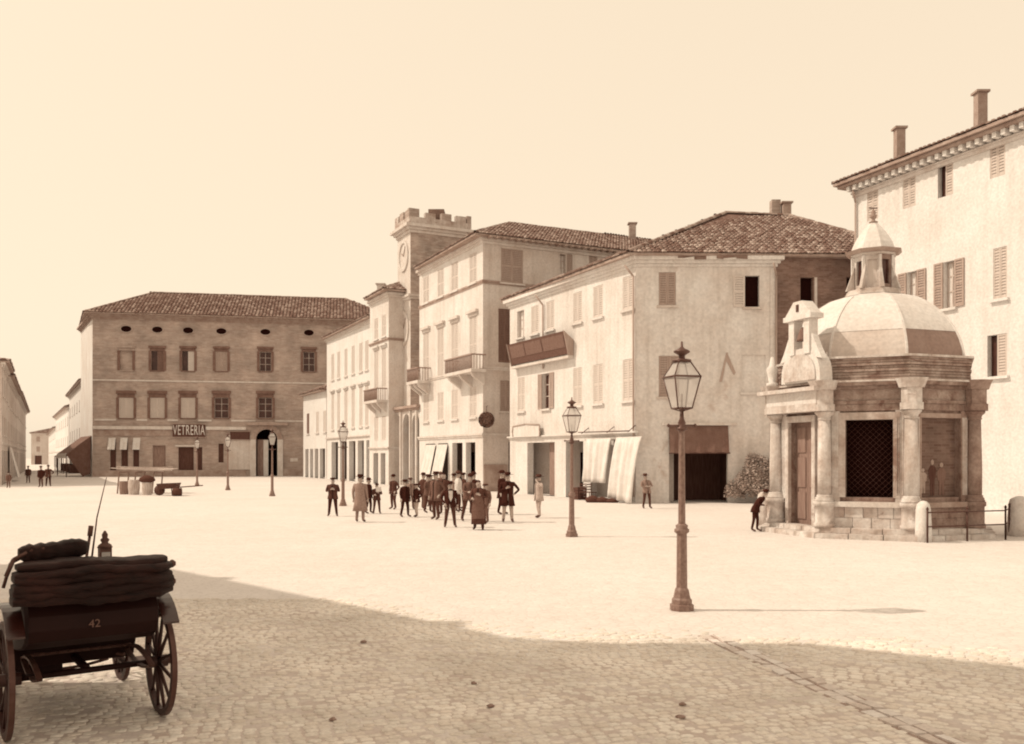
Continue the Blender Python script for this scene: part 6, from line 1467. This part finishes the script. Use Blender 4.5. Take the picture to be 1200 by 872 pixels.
P(488, 606, 566, 'youth in a dark jacket and pale trousers', -.9, ('hip', 'pocket'), 'cloth_a', 'cloth_e', 'cap', stance=.08)
P(501.5, 601, 556, 'man in a broad dark hat with something white in hand', 1.1, ('chest', 'down'), 'cloth_c', 'cloth_b', 'felt')
P(511, 609, 551, 'tall man in a brown suit behind the man with the white shirt', -.6, ('down', 'pocket'), 'cloth_c', 'cloth_b', 'felt', coat=.7)
P(516, 592, 553, 'man at the back between the two tallest men', 2.6, ('down', 'down'), 'cloth_c', 'cloth_c', 'bowler', hatc='cloth_c')
P(527.5, 618, 564, 'man in an open black jacket showing a white shirt front', .2, ('pocket', 'down'), 'cloth_a', 'cloth_b', 'felt', front='cloth_f', stance=.16)
P(537, 600, 552, 'man at the back in a white shirt with a dark hat', 1.6, ('side', 'down'), 'cloth_f', 'cloth_b', 'bowler', hatc='cloth_b')
P(543, 596, 554, 'man in brown at the back right of the crowd', -1.2, ('down', 'down'), 'cloth_b', 'cloth_b', 'felt')
P(549, 611, 555, 'man in a brown waistcoat striding with one leg out', .5, ('forward', 'pocket'), 'cloth_c', 'cloth_b', 'bowler', stance=.1, step=.2, lean=.1)
P(561, 621, 561, 'woman in a long dark dress and apron nearest the camera', -.1, ('forward', 'chest'), 'cloth_b', 'cloth_b', None, skirt='cloth_b', apron='cloth_c', coat=.95)
P(569, 613, 566, 'child partly behind the woman in the long dress', -.6, ('down', 'down'), 'cloth_c', 'cloth_c', 'cap', hatc='cloth_b')
P(595, 612, 550, 'man in a heavy dark coat over pale stockings', .1, ('chest', 'hip'), 'cloth_a', 'cloth_e', 'felt', coat=.58, stance=.1)
P(588, 603, 550, 'man in a dark coat close behind the heavy coated man', 1.2, ('down', 'down'), 'cloth_a', 'cloth_a', 'bowler', coat=.66)
P(631.5, 607, 556, 'youth in pale clothes and dark hat by the pillars', -1.1, ('pocket', 'up'), 'cloth_e', 'cloth_e', 'felt', coat=.7, hatc='cloth_b', stance=.1)
P(758, 596, 555, 'man leaning by the swelling curtain with arms folded', .3, ('crossed', 'crossed'), 'cloth_d', 'cloth_b', 'felt', lean=-.12, stance=.12, hatc='cloth_b')
P(885, 623, 571, 'stooping man in black beside the bollard at the chapel', 1.0, ('forward', 'down'), 'cloth_a', 'cloth_a', 'felt', stoop=.7, stance=.06)
P(496, 597, 554, 'man in a bowler at the back between the broad hat and the youth', 2.2, ('down', 'pocket'), 'cloth_b', 'cloth_c', 'bowler')
P(520, 603, 553, 'bare headed man in dark brown between the tall man and the white shirt', -.3, ('pocket', 'down'), 'cloth_b', 'cloth_b', None)
P(481, 597, 560, 'short man in grey behind the youth with pale trousers', .4, ('down', 'down'), 'cloth_d', 'cloth_c', 'felt', hatc='cloth_b')
P(532, 596, 555, 'man in a grey coat behind the black open jacket', -1.4, ('down', 'down'), 'cloth_d', 'cloth_b', 'felt', coat=.6)
P(555, 603, 553, 'dark man behind the shoulder of the woman in the long dress', 2.8, ('pocket', 'down'), 'cloth_a', 'cloth_b', 'bowler')
P(505, 594, 556, 'youth in dark brown at the rear left of the tall man', -.2, ('down', 'down'), 'cloth_c', 'cloth_b', 'cap')
gs = 'people at the mouth of the far street'
P(48, 571, 546, 'first dark figure at the street mouth, nearest the left houses', 0, ('down', 'down'), 'cloth_a', 'cloth_b', 'felt', group=gs)
P(56.5, 570, 545, 'second dark figure at the street mouth, beside the awning', .6, ('down', 'hip'), 'cloth_b', 'cloth_a', 'bowler', group=gs)
P(33, 566, 546, 'figure in the shade before the left street shops', .2, ('down', 'down'), 'cloth_b', 'cloth_b', 'felt', group=gs)
P(10, 572, 553, 'stout figure at the left edge beside the shop curtain', .2, ('down', 'down'), 'cloth_c', 'cloth_c', 'felt', group=gs)
make_people()
pk_ = MB(); c = G(442.5, 602); pk_.box(c.x-.02, c.x+.2, c.y-.36, c.y-.26, .95, 1.15, M['cloth_f']); tag(pk_.build('package'), 'white package held by the boy in dark clothes', 'package')
